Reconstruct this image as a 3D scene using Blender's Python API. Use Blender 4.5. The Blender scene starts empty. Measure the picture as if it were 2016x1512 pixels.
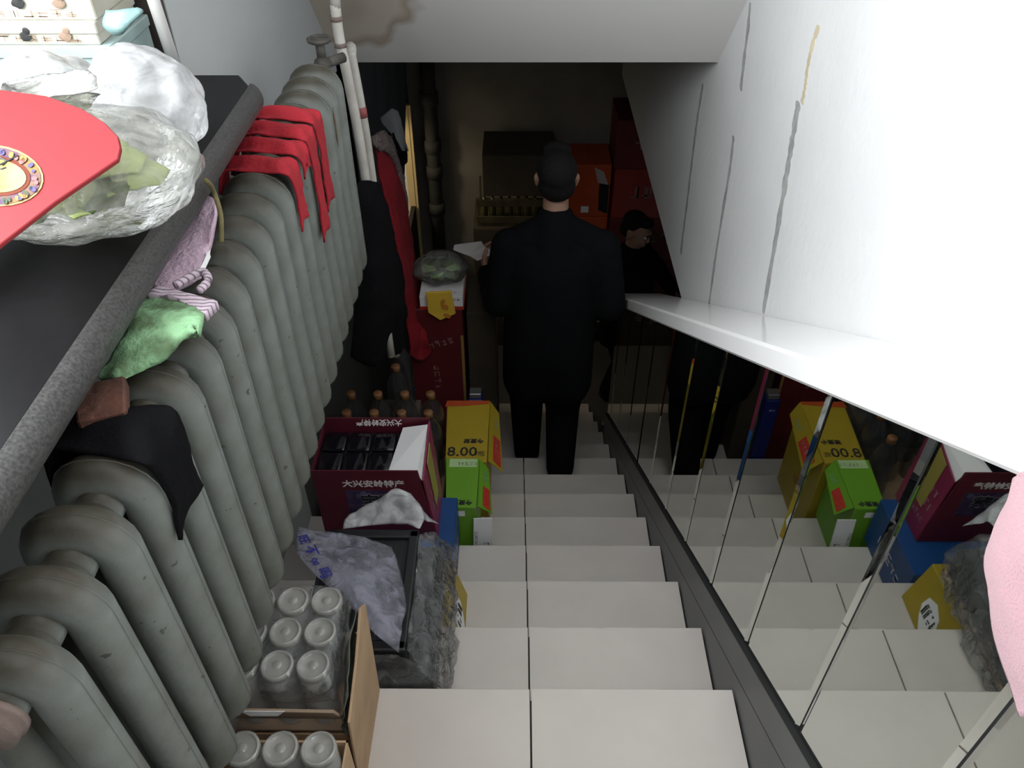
import bpy, bmesh, math, random
from mathutils import Vector, Matrix, noise, Euler
random.seed(7)
scn = bpy.context.scene
COL = scn.collection

# ------------------------------------------------------------------ camera
F = 1587.382
RGT = Vector((0.99997353, 0.00687712, -0.00237441))
UPV = Vector((-0.00269217, 0.65295543, 0.75739155))
FWD = Vector((-0.00675905, 0.75736511, -0.65295667))
cam = bpy.data.cameras.new('camera'); co = bpy.data.objects.new('camera', cam); COL.objects.link(co)
co.matrix_world = Matrix(((RGT.x, UPV.x, -FWD.x, 0), (RGT.y, UPV.y, -FWD.y, 0), (RGT.z, UPV.z, -FWD.z, 0), (0, 0, 0, 1)))
cam.sensor_width = 36; cam.lens = F / 2016 * 36; cam.clip_start = 0.02
scn.camera = co
# ------------------------------------------------------------------ world, light, exposure
scn.view_settings.view_transform = 'Standard'; scn.view_settings.look = 'None'
scn.view_settings.gamma = 1; scn.view_settings.use_curve_mapping = False
scn.view_settings.exposure = -0.45
W = bpy.data.worlds.new('world'); scn.world = W; W.use_nodes = True
W.node_tree.nodes['Background'].inputs[0].default_value = (0.75, 0.85, 1, 1)
W.node_tree.nodes['Background'].inputs[1].default_value = 0.3
def area(name, loc, tgt, sx, sy, power, color):
    l = bpy.data.lights.new(name, 'AREA'); l.shape = 'RECTANGLE'; l.size = sx; l.size_y = sy; l.energy = power; l.color = color
    o = bpy.data.objects.new(name, l); COL.objects.link(o); o.location = loc
    o.rotation_euler = (Vector(tgt) - Vector(loc)).to_track_quat('-Z', 'Y').to_euler(); return o
area('window_daylight', (-1.02, 0.55, 0.25), (0.72, 1.25, -0.15), 1.6, 1.0, 118, (0.93, 0.97, 1.0))
area('landing_fill_light', (0.10, -0.10, 1.05), (0.10, -0.10, 0.0), .25, 1.2, 10, (1.0, 0.96, 0.92))  # unseen fill light added overhead to brighten the near treads

def at(px, py, X=None, Y=None, Z=None):     # measured pixel of the photograph + one known world coordinate -> world point
    d = RGT * ((px - 1008) / F) + UPV * (-(py - 756) / F) + FWD
    s = X / d.x if X is not None else Y / d.y if Y is not None else Z / d.z
    return d * s

# ------------------------------------------------------------------ materials
MC = {}
def mat(name, col=(.8, .8, .8), rough=.5, metal=0, var=0.0, vscale=8, bump=0, bscale=40, spec=.5, alpha=1, trans=0, col2=None, coat=0, emit=None, sheen=0, ior=1.45):
    if name in MC: return MC[name]
    m = bpy.data.materials.new(name); m.use_nodes = True; nt = m.node_tree; N = nt.nodes; L = nt.links
    b = N['Principled BSDF']; b.inputs['Roughness'].default_value = rough; b.inputs['Metallic'].default_value = metal
    b.inputs['Specular IOR Level'].default_value = spec; b.inputs['Alpha'].default_value = alpha
    b.inputs['Transmission Weight'].default_value = trans; b.inputs['Coat Weight'].default_value = coat; b.inputs['IOR'].default_value = ior
    b.inputs['Sheen Weight'].default_value = sheen
    b.inputs['Base Color'].default_value = (*col, 1)
    tc = N.new('ShaderNodeTexCoord')
    if var > 0 or col2:
        n = N.new('ShaderNodeTexNoise'); n.inputs['Scale'].default_value = vscale; n.inputs['Detail'].default_value = 6
        L.new(tc.outputs['Object'], n.inputs['Vector'])
        r = N.new('ShaderNodeValToRGB'); L.new(n.outputs['Fac'], r.inputs['Fac'])
        c2 = col2 or tuple(c * (1 - var) for c in col)
        r.color_ramp.elements[0].position = .35; r.color_ramp.elements[1].position = .65
        r.color_ramp.elements[0].color = (*c2, 1); r.color_ramp.elements[1].color = (*col, 1)
        L.new(r.outputs['Color'], b.inputs['Base Color'])
    if bump > 0:
        n2 = N.new('ShaderNodeTexNoise'); n2.inputs['Scale'].default_value = bscale; n2.inputs['Detail'].default_value = 4
        L.new(tc.outputs['Object'], n2.inputs['Vector'])
        bp = N.new('ShaderNodeBump'); bp.inputs['Strength'].default_value = bump; bp.inputs['Distance'].default_value = .01
        L.new(n2.outputs['Fac'], bp.inputs['Height']); L.new(bp.outputs['Normal'], b.inputs['Normal'])
    if emit:
        b.inputs['Emission Color'].default_value = (*emit[:3], 1); b.inputs['Emission Strength'].default_value = emit[3]
    MC[name] = m; return m
def film(name, col=(.8, .82, .85), cover=.3, rough=.18, bscale=22, bump=.6, gloss=.25, streak=None):
    """thin plastic film: mostly see-through, part milky, crinkled shiny folds"""
    if name in MC: return MC[name]
    m = bpy.data.materials.new(name); m.use_nodes = True; nt = m.node_tree; N = nt.nodes; L = nt.links
    N.remove(N['Principled BSDF']); out = N['Material Output']
    tc = N.new('ShaderNodeTexCoord'); n = N.new('ShaderNodeTexNoise'); n.inputs['Scale'].default_value = bscale; n.inputs['Detail'].default_value = 5
    n.inputs['Distortion'].default_value = 1.2
    L.new(tc.outputs['Object'], n.inputs['Vector'])
    bp = N.new('ShaderNodeBump'); bp.inputs['Strength'].default_value = bump; bp.inputs['Distance'].default_value = .02; L.new(n.outputs['Fac'], bp.inputs['Height'])
    df = N.new('ShaderNodeBsdfDiffuse'); df.inputs['Color'].default_value = (*col, 1)
    tl = N.new('ShaderNodeBsdfTranslucent'); tl.inputs['Color'].default_value = (*col, 1)
    md = N.new('ShaderNodeMixShader'); md.inputs[0].default_value = .4; L.new(df.outputs[0], md.inputs[1]); L.new(tl.outputs[0], md.inputs[2])
    tr = N.new('ShaderNodeBsdfTransparent'); gl = N.new('ShaderNodeBsdfGlossy'); gl.inputs['Roughness'].default_value = rough; L.new(bp.outputs[0], gl.inputs['Normal'])
    m1 = N.new('ShaderNodeMixShader'); mr = N.new('ShaderNodeMapRange'); mr.inputs['From Min'].default_value = .35; mr.inputs['From Max'].default_value = .7
    mr.inputs['To Min'].default_value = cover * .4; mr.inputs['To Max'].default_value = min(1, cover * 1.7); L.new(n.outputs['Fac'], mr.inputs['Value'])
    if streak:  # paler streaks painted into the cover, standing in for highlights on folds
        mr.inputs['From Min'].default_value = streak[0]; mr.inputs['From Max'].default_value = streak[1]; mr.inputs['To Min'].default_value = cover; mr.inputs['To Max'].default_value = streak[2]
    L.new(mr.outputs[0], m1.inputs[0]); L.new(tr.outputs[0], m1.inputs[1]); L.new(md.outputs[0], m1.inputs[2])
    lw = N.new('ShaderNodeLayerWeight'); lw.inputs['Blend'].default_value = gloss; L.new(bp.outputs[0], lw.inputs['Normal'])
    m2 = N.new('ShaderNodeMixShader'); L.new(lw.outputs['Fresnel'], m2.inputs[0]); L.new(m1.outputs[0], m2.inputs[1]); L.new(gl.outputs[0], m2.inputs[2])
    L.new(m2.outputs[0], out.inputs['Surface']); MC[name] = m; return m

PLASTER = mat('white_plaster', (.70, .70, .695), .75, var=.05, vscale=3, bump=.15, bscale=30)
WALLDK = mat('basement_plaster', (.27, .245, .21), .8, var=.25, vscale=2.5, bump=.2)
TILE = mat('cream_tile', (.60, .555, .515), .33, var=.07, vscale=5, coat=.1)
GROUT = mat('dark_grout', (.07, .065, .06), .9)
CONC = mat('concrete', (.3, .29, .28), .9, var=.2)
SKIRT = mat('dark_grey_skirting', (.075, .078, .08), .38, var=.15, vscale=6)
MIRR = mat('mirror_glass', (.70, .73, .69), .015, metal=1)
MIRRB = mat('mirror_bevel', (.70, .72, .69), .06, metal=1)
BACKB = mat('black_gap', (.015, .015, .015), .8)
LEDGE = mat('white_glossy_stone', (.86, .85, .84), .16, var=.03, vscale=4, coat=.3)
RADM = mat('grey_green_enamel', (.21, .232, .218), .5, col2=(.135, .138, .118), vscale=9, bump=.12, bscale=60)
nt = RADM.node_tree; geo = nt.nodes.new('ShaderNodeNewGeometry'); sx = nt.nodes.new('ShaderNodeSeparateXYZ'); nt.links.new(geo.outputs['Normal'], sx.inputs[0])
mr_ = nt.nodes.new('ShaderNodeMapRange'); mr_.inputs['From Min'].default_value = .05; mr_.inputs['From Max'].default_value = .8; mr_.inputs['To Max'].default_value = 1.0; nt.links.new(sx.outputs['Z'], mr_.inputs['Value'])
nzd = nt.nodes.new('ShaderNodeTexNoise'); nzd.inputs['Scale'].default_value = 22; tcd = nt.nodes.new('ShaderNodeTexCoord'); nt.links.new(tcd.outputs['Object'], nzd.inputs['Vector'])
mu = nt.nodes.new('ShaderNodeMath'); mu.operation = 'MULTIPLY'; mu.use_clamp = True; nt.links.new(mr_.outputs[0], mu.inputs[0]); m3 = nt.nodes.new('ShaderNodeMath'); m3.operation = 'MULTIPLY_ADD'; nt.links.new(nzd.outputs['Fac'], m3.inputs[0]); m3.inputs[1].default_value = 1.0; m3.inputs[2].default_value = .55; nt.links.new(m3.outputs[0], mu.inputs[1])
mxd = nt.nodes.new('ShaderNodeMixRGB'); nt.links.new(mu.outputs[0], mxd.inputs['Fac']); bs = nt.nodes['Principled BSDF']; src = bs.inputs['Base Color'].links[0].from_socket; nt.links.new(src, mxd.inputs['Color1']); mxd.inputs['Color2'].default_value = (.052, .046, .033, 1); nt.links.new(mxd.outputs['Color'], bs.inputs['Base Color'])   # greasy brown dust lying on upward faces
nzs = nt.nodes.new('ShaderNodeTexNoise'); nzs.inputs['Scale'].default_value = 55; nzs.inputs['Detail'].default_value = 3; oi = nt.nodes.new('ShaderNodeObjectInfo'); va = nt.nodes.new('ShaderNodeVectorMath'); va.operation = 'MULTIPLY_ADD'; nt.links.new(oi.outputs['Random'], va.inputs[0]); va.inputs[1].default_value = (9, 9, 9); nt.links.new(tcd.outputs['Object'], va.inputs[2]); nt.links.new(va.outputs[0], nzs.inputs['Vector'])
mr5 = nt.nodes.new('ShaderNodeMapRange'); mr5.inputs['From Min'].default_value = .70; mr5.inputs['From Max'].default_value = .74; mr5.inputs['To Max'].default_value = .8; nt.links.new(nzs.outputs['Fac'], mr5.inputs['Value'])
mx5 = nt.nodes.new('ShaderNodeMixRGB'); nt.links.new(mr5.outputs[0], mx5.inputs['Fac']); nt.links.new(mxd.outputs['Color'], mx5.inputs['Color1']); mx5.inputs['Color2'].default_value = (.05, .045, .035, 1); nt.links.new(mx5.outputs['Color'], bs.inputs['Base Color'])   # chipped paint spots
SLABM = mat('black_granite', (.005, .0047, .005), .36, spec=.10, col2=(.006, .0055, .006), vscale=60)
SLABE = mat('speckled_granite_edge', (.085, .082, .08), .5, col2=(.035, .034, .034), vscale=260)
CARD = mat('brown_cardboard', (.50, .335, .20), .8, var=.18, vscale=10)
CARDI = mat('cardboard_inside', (.36, .26, .18), .85, var=.15)
WHITEP = mat('white_paint', (.78, .77, .75), .4)
BLACKP = mat('black_plastic', (.014, .014, .016), .35, bump=.05)
BLACKC = mat('black_cloth', (.006, .006, .007), .95, bump=.3, bscale=200, spec=.1)
JACKET = mat('black_jacket_cloth', (.0045, .005, .006), .95, bump=.3, bscale=90, spec=.12)
TROUS = mat('black_trouser_cloth', (.0035, .0035, .0045), .95, bump=.2, bscale=80, spec=.12)
SKIN = mat('skin', (.30, .17, .115), .55, var=.1, vscale=14)
HAIR = mat('black_hair', (.006, .0055, .0055), .7, spec=.2, bump=.6, bscale=220)
MAROON = mat('maroon_print', (.115, .016, .030), .42, var=.15, vscale=6)
REDC = mat('red_cloth', (.40, .014, .026), .85, bump=.3, bscale=120, var=.15)
REDP = mat('red_paper', (.25, .030, .034), .55, var=.10, vscale=3, spec=.15)
WHITE = mat('white_card', (.80, .79, .80), .6)
YEL = mat('yellow_print', (.40, .285, .022), .45, var=.08)
GRN = mat('green_print', (.15, .36, .024), .45, var=.08)
BLUE = mat('blue_print', (.012, .065, .22), .4, var=.12)
ORG = mat('orange_print', (.46, .07, .018), .5, var=.1)
RED2 = mat('carton_red', (.13, .012, .016), .6, var=.2, vscale=5)
INKB = mat('black_ink', (.02, .02, .02), .6)
INKW = mat('white_ink', (.80, .74, .76), .6)
INKBL = mat('blue_marker_ink', (.02, .02, .22), .5)
INKR = mat('red_ink', (.50, .04, .025), .5)
GLASSY = mat('clear_jar', (.75, .77, .76), .06, alpha=.26, spec=.9)
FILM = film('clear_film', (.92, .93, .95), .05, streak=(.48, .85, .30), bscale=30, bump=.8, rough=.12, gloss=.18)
FILMW = film('milky_film', (.88, .88, .90), .75, bump=.6, rough=.3)
FILMV = film('lilac_film', (.66, .66, .80), .30, bump=.8, rough=.14, gloss=.2)

# ------------------------------------------------------------------ object helpers
def finish(o, label=None, cat=None, group=None, kind=None):
    if label: o['label'] = label
    if cat: o['category'] = cat
    if group: o['group'] = group
    if kind: o['kind'] = kind
    return o
def thing(name, loc, label, cat, group=None):
    o = bpy.data.objects.new(name, None); o.empty_display_size = .05; COL.objects.link(o); o.location = loc
    return finish(o, label, cat, group)
def link(name, me, m, parent=None, smooth=False):
    o = bpy.data.objects.new(name, me); COL.objects.link(o)
    if m: me.materials.clear() if len(me.materials) and me.materials[0] != m else None
    if m and not len(me.materials): me.materials.append(m)
    if smooth:
        for p in me.polygons: p.use_smooth = True
    if parent:
        o.parent = parent
        base = parent.matrix_basis if parent.parent is None else Matrix.Identity(4)
        o.matrix_parent_inverse = Matrix.Translation(-worldloc(parent))
    return o
def worldloc(o):
    v = Vector((0, 0, 0))
    if o.parent is None: return o.location.copy()
    return Vector((0, 0, 0)) if o.get('_w') is None else v
def child(name, me, m, root, smooth=False, parent=None):
    """part in world coordinates under root (or under one of root's parts)"""
    o = bpy.data.objects.new(name, me); COL.objects.link(o)
    if m:
        me.materials.clear(); me.materials.append(m)
    if smooth:
        for p in me.polygons: p.use_smooth = True
    if parent is not None:
        o.parent = parent                     # parent part is itself at world identity
    else:
        o.parent = root; o.matrix_parent_inverse = Matrix.Translation(-root.location)
    return o
def solo(name, me, m, label=None, cat=None, group=None, kind=None, smooth=False):
    o = bpy.data.objects.new(name, me); COL.objects.link(o)
    if m:
        me.materials.clear(); me.materials.append(m)
    if smooth:
        for p in me.polygons: p.use_smooth = True
    return finish(o, label, cat, group, kind)
def copy_tree(root, delta, label=None, rotz=0):
    r = root.copy(); COL.objects.link(r); r.location = root.location + Vector(delta); r.rotation_euler.z += rotz
    if label: r['label'] = label
    for c in root.children:
        k = c.copy(); COL.objects.link(k); k.parent = r
        for g in c.children:
            h = g.copy(); COL.objects.link(h); h.parent = k
    return r
def tomesh(bm, name='m'):
    me = bpy.data.meshes.new(name); bm.normal_update(); bm.to_mesh(me); bm.free(); return me
def box(x0, x1, y0, y1, z0, z1, bev=0.0, seg=1):
    bm = bmesh.new(); bmesh.ops.create_cube(bm, size=1)
    for v in bm.verts: v.co = Vector((x0 + (v.co.x + .5) * (x1 - x0), y0 + (v.co.y + .5) * (y1 - y0), z0 + (v.co.z + .5) * (z1 - z0)))
    if bev: bmesh.ops.bevel(bm, geom=bm.edges[:], offset=bev, segments=seg, affect='EDGES', profile=.5)
    return tomesh(bm)
def merge(*mes):
    bm = bmesh.new()
    for me in mes: bm.from_mesh(me)
    return tomesh(bm)
def hexa(p, bev=0):
    """8 corners: bottom loop 0-3, top loop 4-7"""
    bm = bmesh.new(); v = [bm.verts.new(Vector(q)) for q in p]
    for f in ((3, 2, 1, 0), (4, 5, 6, 7), (0, 1, 5, 4), (1, 2, 6, 5), (2, 3, 7, 6), (3, 0, 4, 7)): bm.faces.new([v[i] for i in f])
    bmesh.ops.recalc_face_normals(bm, faces=bm.faces[:])
    if bev: bmesh.ops.bevel(bm, geom=bm.edges[:], offset=bev, segments=1, affect='EDGES')
    return tomesh(bm)
def prism(poly, n, bev=0):
    """closed polygon (3D points) extruded by vector n"""
    n = Vector(n); bm = bmesh.new(); a = [bm.verts.new(Vector(q)) for q in poly]; b = [bm.verts.new(Vector(q) + n) for q in poly]
    bm.faces.new(a); bm.faces.new(b[::-1]); k = len(a)
    for i in range(k): bm.faces.new((a[i], b[i], b[(i + 1) % k], a[(i + 1) % k]))
    bmesh.ops.recalc_face_normals(bm, faces=bm.faces[:])
    if bev: bmesh.ops.bevel(bm, geom=bm.edges[:], offset=bev, segments=1, affect='EDGES')
    return tomesh(bm)
def tube(pts, r, seg=12, closed=False, ry=None, up=Vector((0, 1, 0)), caps=True):
    """tube along points; r scalar or list; ry = radius along `up`"""
    pts = [Vector(p) for p in pts]; n = len(pts); bm = bmesh.new(); rings = []
    for i, p in enumerate(pts):
        a = pts[(i - 1) % n] if closed or i > 0 else p; b = pts[(i + 1) % n] if closed or i < n - 1 else p
        t = (b - a).normalized(); s = t.cross(up)
        if s.length < 1e-3: s = t.cross(Vector((1, 0, 0)))
        s.normalize(); u = s.cross(t).normalized(); rr = r[i] if isinstance(r, (list, tuple)) else r
        r2 = rr if ry is None else ry
        rings.append([bm.verts.new(p + s * math.cos(2 * math.pi * k / seg) * rr + u * math.sin(2 * math.pi * k / seg) * r2) for k in range(seg)])
    for i in range(n if closed else n - 1):
        A = rings[i]; B = rings[(i + 1) % n]
        for k in range(seg): bm.faces.new((A[k], A[(k + 1) % seg], B[(k + 1) % seg], B[k]))
    if not closed and caps: bm.faces.new(rings[0][::-1]); bm.faces.new(rings[-1])
    bmesh.ops.recalc_face_normals(bm, faces=bm.faces[:]); return tomesh(bm)
def lathe(prof, seg=20, axis='Z', c=(0, 0, 0)):
    bm = bmesh.new(); rings = []; c = Vector(c)
    for r, z in prof:
        ring = []
        for k in range(seg):
            a = 2 * math.pi * k / seg; x, y = r * math.cos(a), r * math.sin(a)
            ring.append(bm.verts.new(c + (Vector((x, y, z)) if axis == 'Z' else Vector((x, z, y)))))
        rings.append(ring)
    for A, B in zip(rings, rings[1:]):
        for k in range(seg): bm.faces.new((A[k], A[(k + 1) % seg], B[(k + 1) % seg], B[k]))
    if prof[0][0] > 1e-4: bm.faces.new(rings[0][::-1])
    if prof[-1][0] > 1e-4: bm.faces.new(rings[-1])
    bmesh.ops.remove_doubles(bm, verts=bm.verts[:], dist=1e-6)
    bmesh.ops.recalc_face_normals(bm, faces=bm.faces[:]); return tomesh(bm)
def blob(c, r, amp=.1, freq=6, sub=4, flat=None, seed=0, rot=0):
    """lumpy closed shape; flat = z it rests on"""
    bm = bmesh.new(); bmesh.ops.create_icosphere(bm, subdivisions=sub, radius=1); c = Vector(c); R = Matrix.Rotation(rot, 3, 'Z')
    for v in bm.verts:
        d = v.co.normalized(); k = 1 + amp * (noise.noise(d * freq * .35 + Vector((seed, 0, 0))) * 1.2 + noise.noise(d * freq + Vector((0, seed, 0))) * .7)
        ridge = abs(noise.noise(d * freq * .8 + Vector((seed, seed, 0))))
        k += amp * .9 * (.22 - ridge if ridge < .22 else 0)
        v.co = c + R @ Vector((d.x * r[0] * k, d.y * r[1] * k, d.z * r[2] * k))
        if flat is not None and v.co.z < flat: v.co.z = flat
    return tomesh(bm)
def cr(p0, p1, p2, p3, t):
    return .5 * ((2 * p1) + (p2 - p0) * t + (2 * p0 - 5 * p1 + 4 * p2 - p3) * t * t + (3 * p1 - p0 - 3 * p2 + p3) * t ** 3)
def spline(pts, k):
    pts = [Vector(p) for p in pts]; o = []
    for i in range(len(pts) - 1):
        a = pts[max(0, i - 1)]; d = pts[min(len(pts) - 1, i + 2)]
        for j in range(k): o.append(cr(a, pts[i], pts[i + 1], d, j / k))
    o.append(pts[-1]); return o
def sheet(rows, ku=5, kv=5, thick=.004, wr=.0, wf=12, seed=0):
    """draped cloth or film through a grid of points, with thickness and wrinkles"""
    R1 = [spline(r, ku) for r in rows]; cols = [spline([r[i] for r in R1], kv) for i in range(len(R1[0]))]
    nu, nv = len(cols), len(cols[0]); bm = bmesh.new()
    def pt(i, j): return cols[i][j]
    P = [[None] * nv for _ in range(nu)]; NN = [[None] * nv for _ in range(nu)]
    for i in range(nu):
        for j in range(nv):
            du = pt(min(i + 1, nu - 1), j) - pt(max(i - 1, 0), j); dv = pt(i, min(j + 1, nv - 1)) - pt(i, max(j - 1, 0))
            n = du.cross(dv); n = n.normalized() if n.length > 1e-9 else Vector((0, 0, 1)); q = pt(i, j)
            P[i][j] = q + n * wr * (noise.noise(q * wf + Vector((seed, 0, 0))) + .5 * noise.noise(q * wf * 2.3 + Vector((0, seed, 0)))); NN[i][j] = n
    A = [[bm.verts.new(P[i][j] + NN[i][j] * thick / 2) for j in range(nv)] for i in range(nu)]
    B = [[bm.verts.new(P[i][j] - NN[i][j] * thick / 2) for j in range(nv)] for i in range(nu)]
    for i in range(nu - 1):
        for j in range(nv - 1):
            bm.faces.new((A[i][j], A[i + 1][j], A[i + 1][j + 1], A[i][j + 1])); bm.faces.new((B[i][j], B[i][j + 1], B[i + 1][j + 1], B[i + 1][j]))
    for i in range(nu - 1):
        bm.faces.new((A[i][0], B[i][0], B[i + 1][0], A[i + 1][0])); bm.faces.new((A[i][-1], A[i + 1][-1], B[i + 1][-1], B[i][-1]))
    for j in range(nv - 1):
        bm.faces.new((A[0][j], A[0][j + 1], B[0][j + 1], B[0][j])); bm.faces.new((A[-1][j], B[-1][j], B[-1][j + 1], A[-1][j + 1]))
    return tomesh(bm)
def text(s, size, org, xd, yd, m, root, name='lettering', parent=None, bold=0.0, shear=0):
    cu = bpy.data.curves.new('t', 'FONT'); cu.body = s; cu.size = size; cu.align_x = 'CENTER'; cu.align_y = 'CENTER'; cu.offset = bold; cu.extrude = .0004; cu.shear = shear; cu.resolution_u = 2
    to = bpy.data.objects.new('t', cu); COL.objects.link(to)
    me = bpy.data.meshes.new_from_object(to.evaluated_get(bpy.context.evaluated_depsgraph_get())); bpy.data.objects.remove(to)
    xd = Vector(xd).normalized(); yd = Vector(yd).normalized(); zd = xd.cross(yd)
    Mx = Matrix(((xd.x, yd.x, zd.x, org[0]), (xd.y, yd.y, zd.y, org[1]), (xd.z, yd.z, zd.z, org[2]), (0, 0, 0, 1)))
    me.transform(Mx); return child(name, me, m, root, parent=parent)
def strokes(n, w, h, org, xd, yd, m, root, seed=0, name='small_print', parent=None):
    """rows of print too small to read"""
    rnd = random.Random(seed); xd = Vector(xd).normalized(); yd = Vector(yd).normalized(); zd = xd.cross(yd); bm = bmesh.new(); o = Vector(org)
    for i in range(n):
        cx = -w / 2 + w * (i + .5) / n
        for k in range(4):
            a = rnd.uniform(-.5, .5) * h; l = rnd.uniform(.3, .8) * w / n; t = h * .11
            if rnd.random() < .6: q = [(cx - l / 2, a), (cx + l / 2, a), (cx + l / 2, a + t), (cx - l / 2, a + t)]
            else:
                x = cx + rnd.uniform(-.3, .3) * w / n; q = [(x, -h * .45), (x + t, -h * .45), (x + t, h * .4), (x, h * .4)]
            bm.faces.new([bm.verts.new(o + xd * p[0] + yd * p[1] + zd * .0006) for p in q])
    return child(name, tomesh(bm), m, root, parent=parent)
def remesh(prims, voxel, smooth=3):
    """one continuous surface from capsules (p0,p1,r0,r1) and ellipsoids (c,(rx,ry,rz),euler)"""
    bm = bmesh.new()
    for p in prims:
        if len(p) == 4:
            a, b, r0, r1 = Vector(p[0]), Vector(p[1]), p[2], p[3]
            for c, r in ((a, r0), (b, r1)): bmesh.ops.create_icosphere(bm, subdivisions=2, radius=r, matrix=Matrix.Translation(c))
            d = b - a
            if d.length > 1e-5:
                q = d.to_track_quat('Z', 'Y').to_matrix().to_4x4()
                bmesh.ops.create_cone(bm, cap_ends=True, segments=20, radius1=r0, radius2=r1, depth=d.length, matrix=Matrix.Translation((a + b) / 2) @ q)
        else:
            bmesh.ops.create_icosphere(bm, subdivisions=3, radius=1, matrix=Matrix.Translation(Vector(p[0])) @ Euler(p[2]).to_matrix().to_4x4() @ Matrix.Diagonal((*p[1], 1)))
    o = bpy.data.objects.new('r', tomesh(bm)); COL.objects.link(o)
    md = o.modifiers.new('r', 'REMESH'); md.mode = 'VOXEL'; md.voxel_size = voxel
    if smooth:
        s = o.modifiers.new('s', 'SMOOTH'); s.iterations = smooth; s.factor = .6
    me = bpy.data.meshes.new_from_object(o.evaluated_get(bpy.context.evaluated_depsgraph_get())); bpy.data.objects.remove(o)
    for p in me.polygons: p.use_smooth = True
    return me

# ------------------------------------------------------------------ dimensions
XR, Y0, Z0, TR, RI, XG = .500, .9437, -1.7477, .2696, .17, .0321
SL = RI / TR
def T(n): return Z0 - RI * n              # level of tread n
def YN(n): return Y0 + TR * n             # nosing of tread n
def NL(y): return Z0 - (y - Y0) * SL      # nosing line
FLOOR = T(13); XW = .72; XL = -.66; XN = -.80; YF = 5.65; ZUP = T(-2); ZC = 1.25

# ------------------------------------------------------------------ staircase and floors
st = bpy.data.objects.new('staircase', None); COL.objects.link(st)
finish(st, 'cream tiled staircase going down between radiator and mirrored wall', 'stairs', kind='structure')
core = []
for n in range(-2, 13): core.append(box(XN, XR + .05, YN(n - 1) + .004, YN(n) - .016, T(n) - .5, T(n) - .012))
child('concrete_core', merge(*core), GROUT, st)
NOTCH = {0: [(.30, .002)], 1: [(.07, .006), (.19, .008), (.30, .004)], 2: [(.20, .006), (.235, .003)], 3: [(.14, .007), (.27, .009)], 4: [(.31, .004)], 5: [(.22, .005)]}
def tile_outline(x0, x1, y0, y1, notches):
    p = [(x0, y0), (x1, y0), (x1, y1)]
    for dx, s in sorted(notches, reverse=True): p += [(x0 + dx + s, y1), (x0 + dx + s * .3, y1 - s * .9), (x0 + dx - s * .5, y1 - s * .7), (x0 + dx - s, y1)]
    return p + [(x0, y1)]
for n in range(-2, 13):
    for k, (xa, xb) in enumerate(((XN, XG - .0022), (XG + .0022, XR - .004))):
        nt = NOTCH.get(n, []) if k else []
        poly = [(x, y, T(n) - .011) for x, y in tile_outline(xa, xb, YN(n - 1) + .0035, YN(n) + .006, nt)]
        child('tread_tile', prism(poly, (0, 0, .011), bev=0 if nt else .0012), TILE, st)
        child('riser_tile', box(xa, xb, YN(n) - .016, YN(n) - .004, T(n + 1) + .001, T(n) - .013, .001), TILE, st)
solo('floor', merge(box(-1.6, 2.3, YN(12), YF + .3, FLOOR - .1, FLOOR)), mat('basement_floor', (.10, .095, .09), .5, var=.15, vscale=4), 'grey tiled floor of the dark basement room', 'floor', kind='structure')
solo('floor_upper', box(-1.0, XW, -1.6, YN(-3), ZUP - .15, ZUP), TILE, 'cream tiled landing at top of stairs', 'floor', kind='structure')

# ------------------------------------------------------------------ right side: skirting, mirrors, ledge, upper wall
YA, YE = -.4, 3.36
def slope_slab(x0, x1, ya, yb, o0, o1, bev=0):
    return hexa([(x0, ya, NL(ya) + o0), (x1, ya, NL(ya) + o0), (x1, yb, NL(yb) + o0), (x0, yb, NL(yb) + o0), (x0, ya, NL(ya) + o1), (x1, ya, NL(ya) + o1), (x1, yb, NL(yb) + o1), (x0, yb, NL(yb) + o1)], bev)
wl = solo('wall_right_lower', slope_slab(.514, XW + .1, YA, YE, -1.6, .918), BACKB, 'low sloping wall faced with mirror strips beside stairs', 'wall', kind='structure')
sk = solo('baseboard_right', slope_slab(XR, .516, YA, YE, -.24, .153, .0015), SKIRT, 'dark grey sloping skirting under the mirror strips', 'skirting', kind='structure')
child('edge_bead', slope_slab(XR - .002, .516, YA, YE, .1535, .1575), BACKB, sk, parent=sk)
child('scribe_line', slope_slab(XR - .0006, XR + .001, YA, YE, .0535, .0545), BACKB, sk, parent=sk)
yb = [-.14, .14, .42, .70, .98, 1.26, 1.535, 1.81, 2.09, 2.37, 2.65, 2.93, 3.21, YE - .01]
for a, b in zip(yb, yb[1:]):
    x0, x1, g, e = .5075, .5138, .0022, .011
    def ring(x, ya, yc, o0, o1): return [(x, ya, NL(ya) + o0), (x, yc, NL(yc) + o0), (x, yc, NL(yc) + o1), (x, ya, NL(ya) + o1)]
    A = ring(x1, a + g, b - g, .160, .914); B = ring(x1 - .003, a + g, b - g, .160, .914); C = ring(x0, a + g + e, b - g - e, .171, .903)
    bm = bmesh.new(); VA, VB, VC = [[bm.verts.new(Vector(p)) for p in L_] for L_ in (A, B, C)]
    bm.faces.new(VC)
    for q in range(4):
        r_ = (q + 1) % 4; bm.faces.new((VB[q], VB[r_], VC[r_], VC[q])); bm.faces.new((VA[q], VA[r_], VB[r_], VB[q]))
    bm.faces.new(VA[::-1]); bmesh.ops.recalc_face_normals(bm, faces=bm.faces[:])
    child('mirror_panel', tomesh(bm), MIRR, wl, parent=wl)
lg = solo('trim_1', slope_slab(.466, XW, YA, YE, .920, .976, .006), LEDGE, 'glossy white stone ledge sloping down along the right wall', 'ledge', kind='structure')
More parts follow.
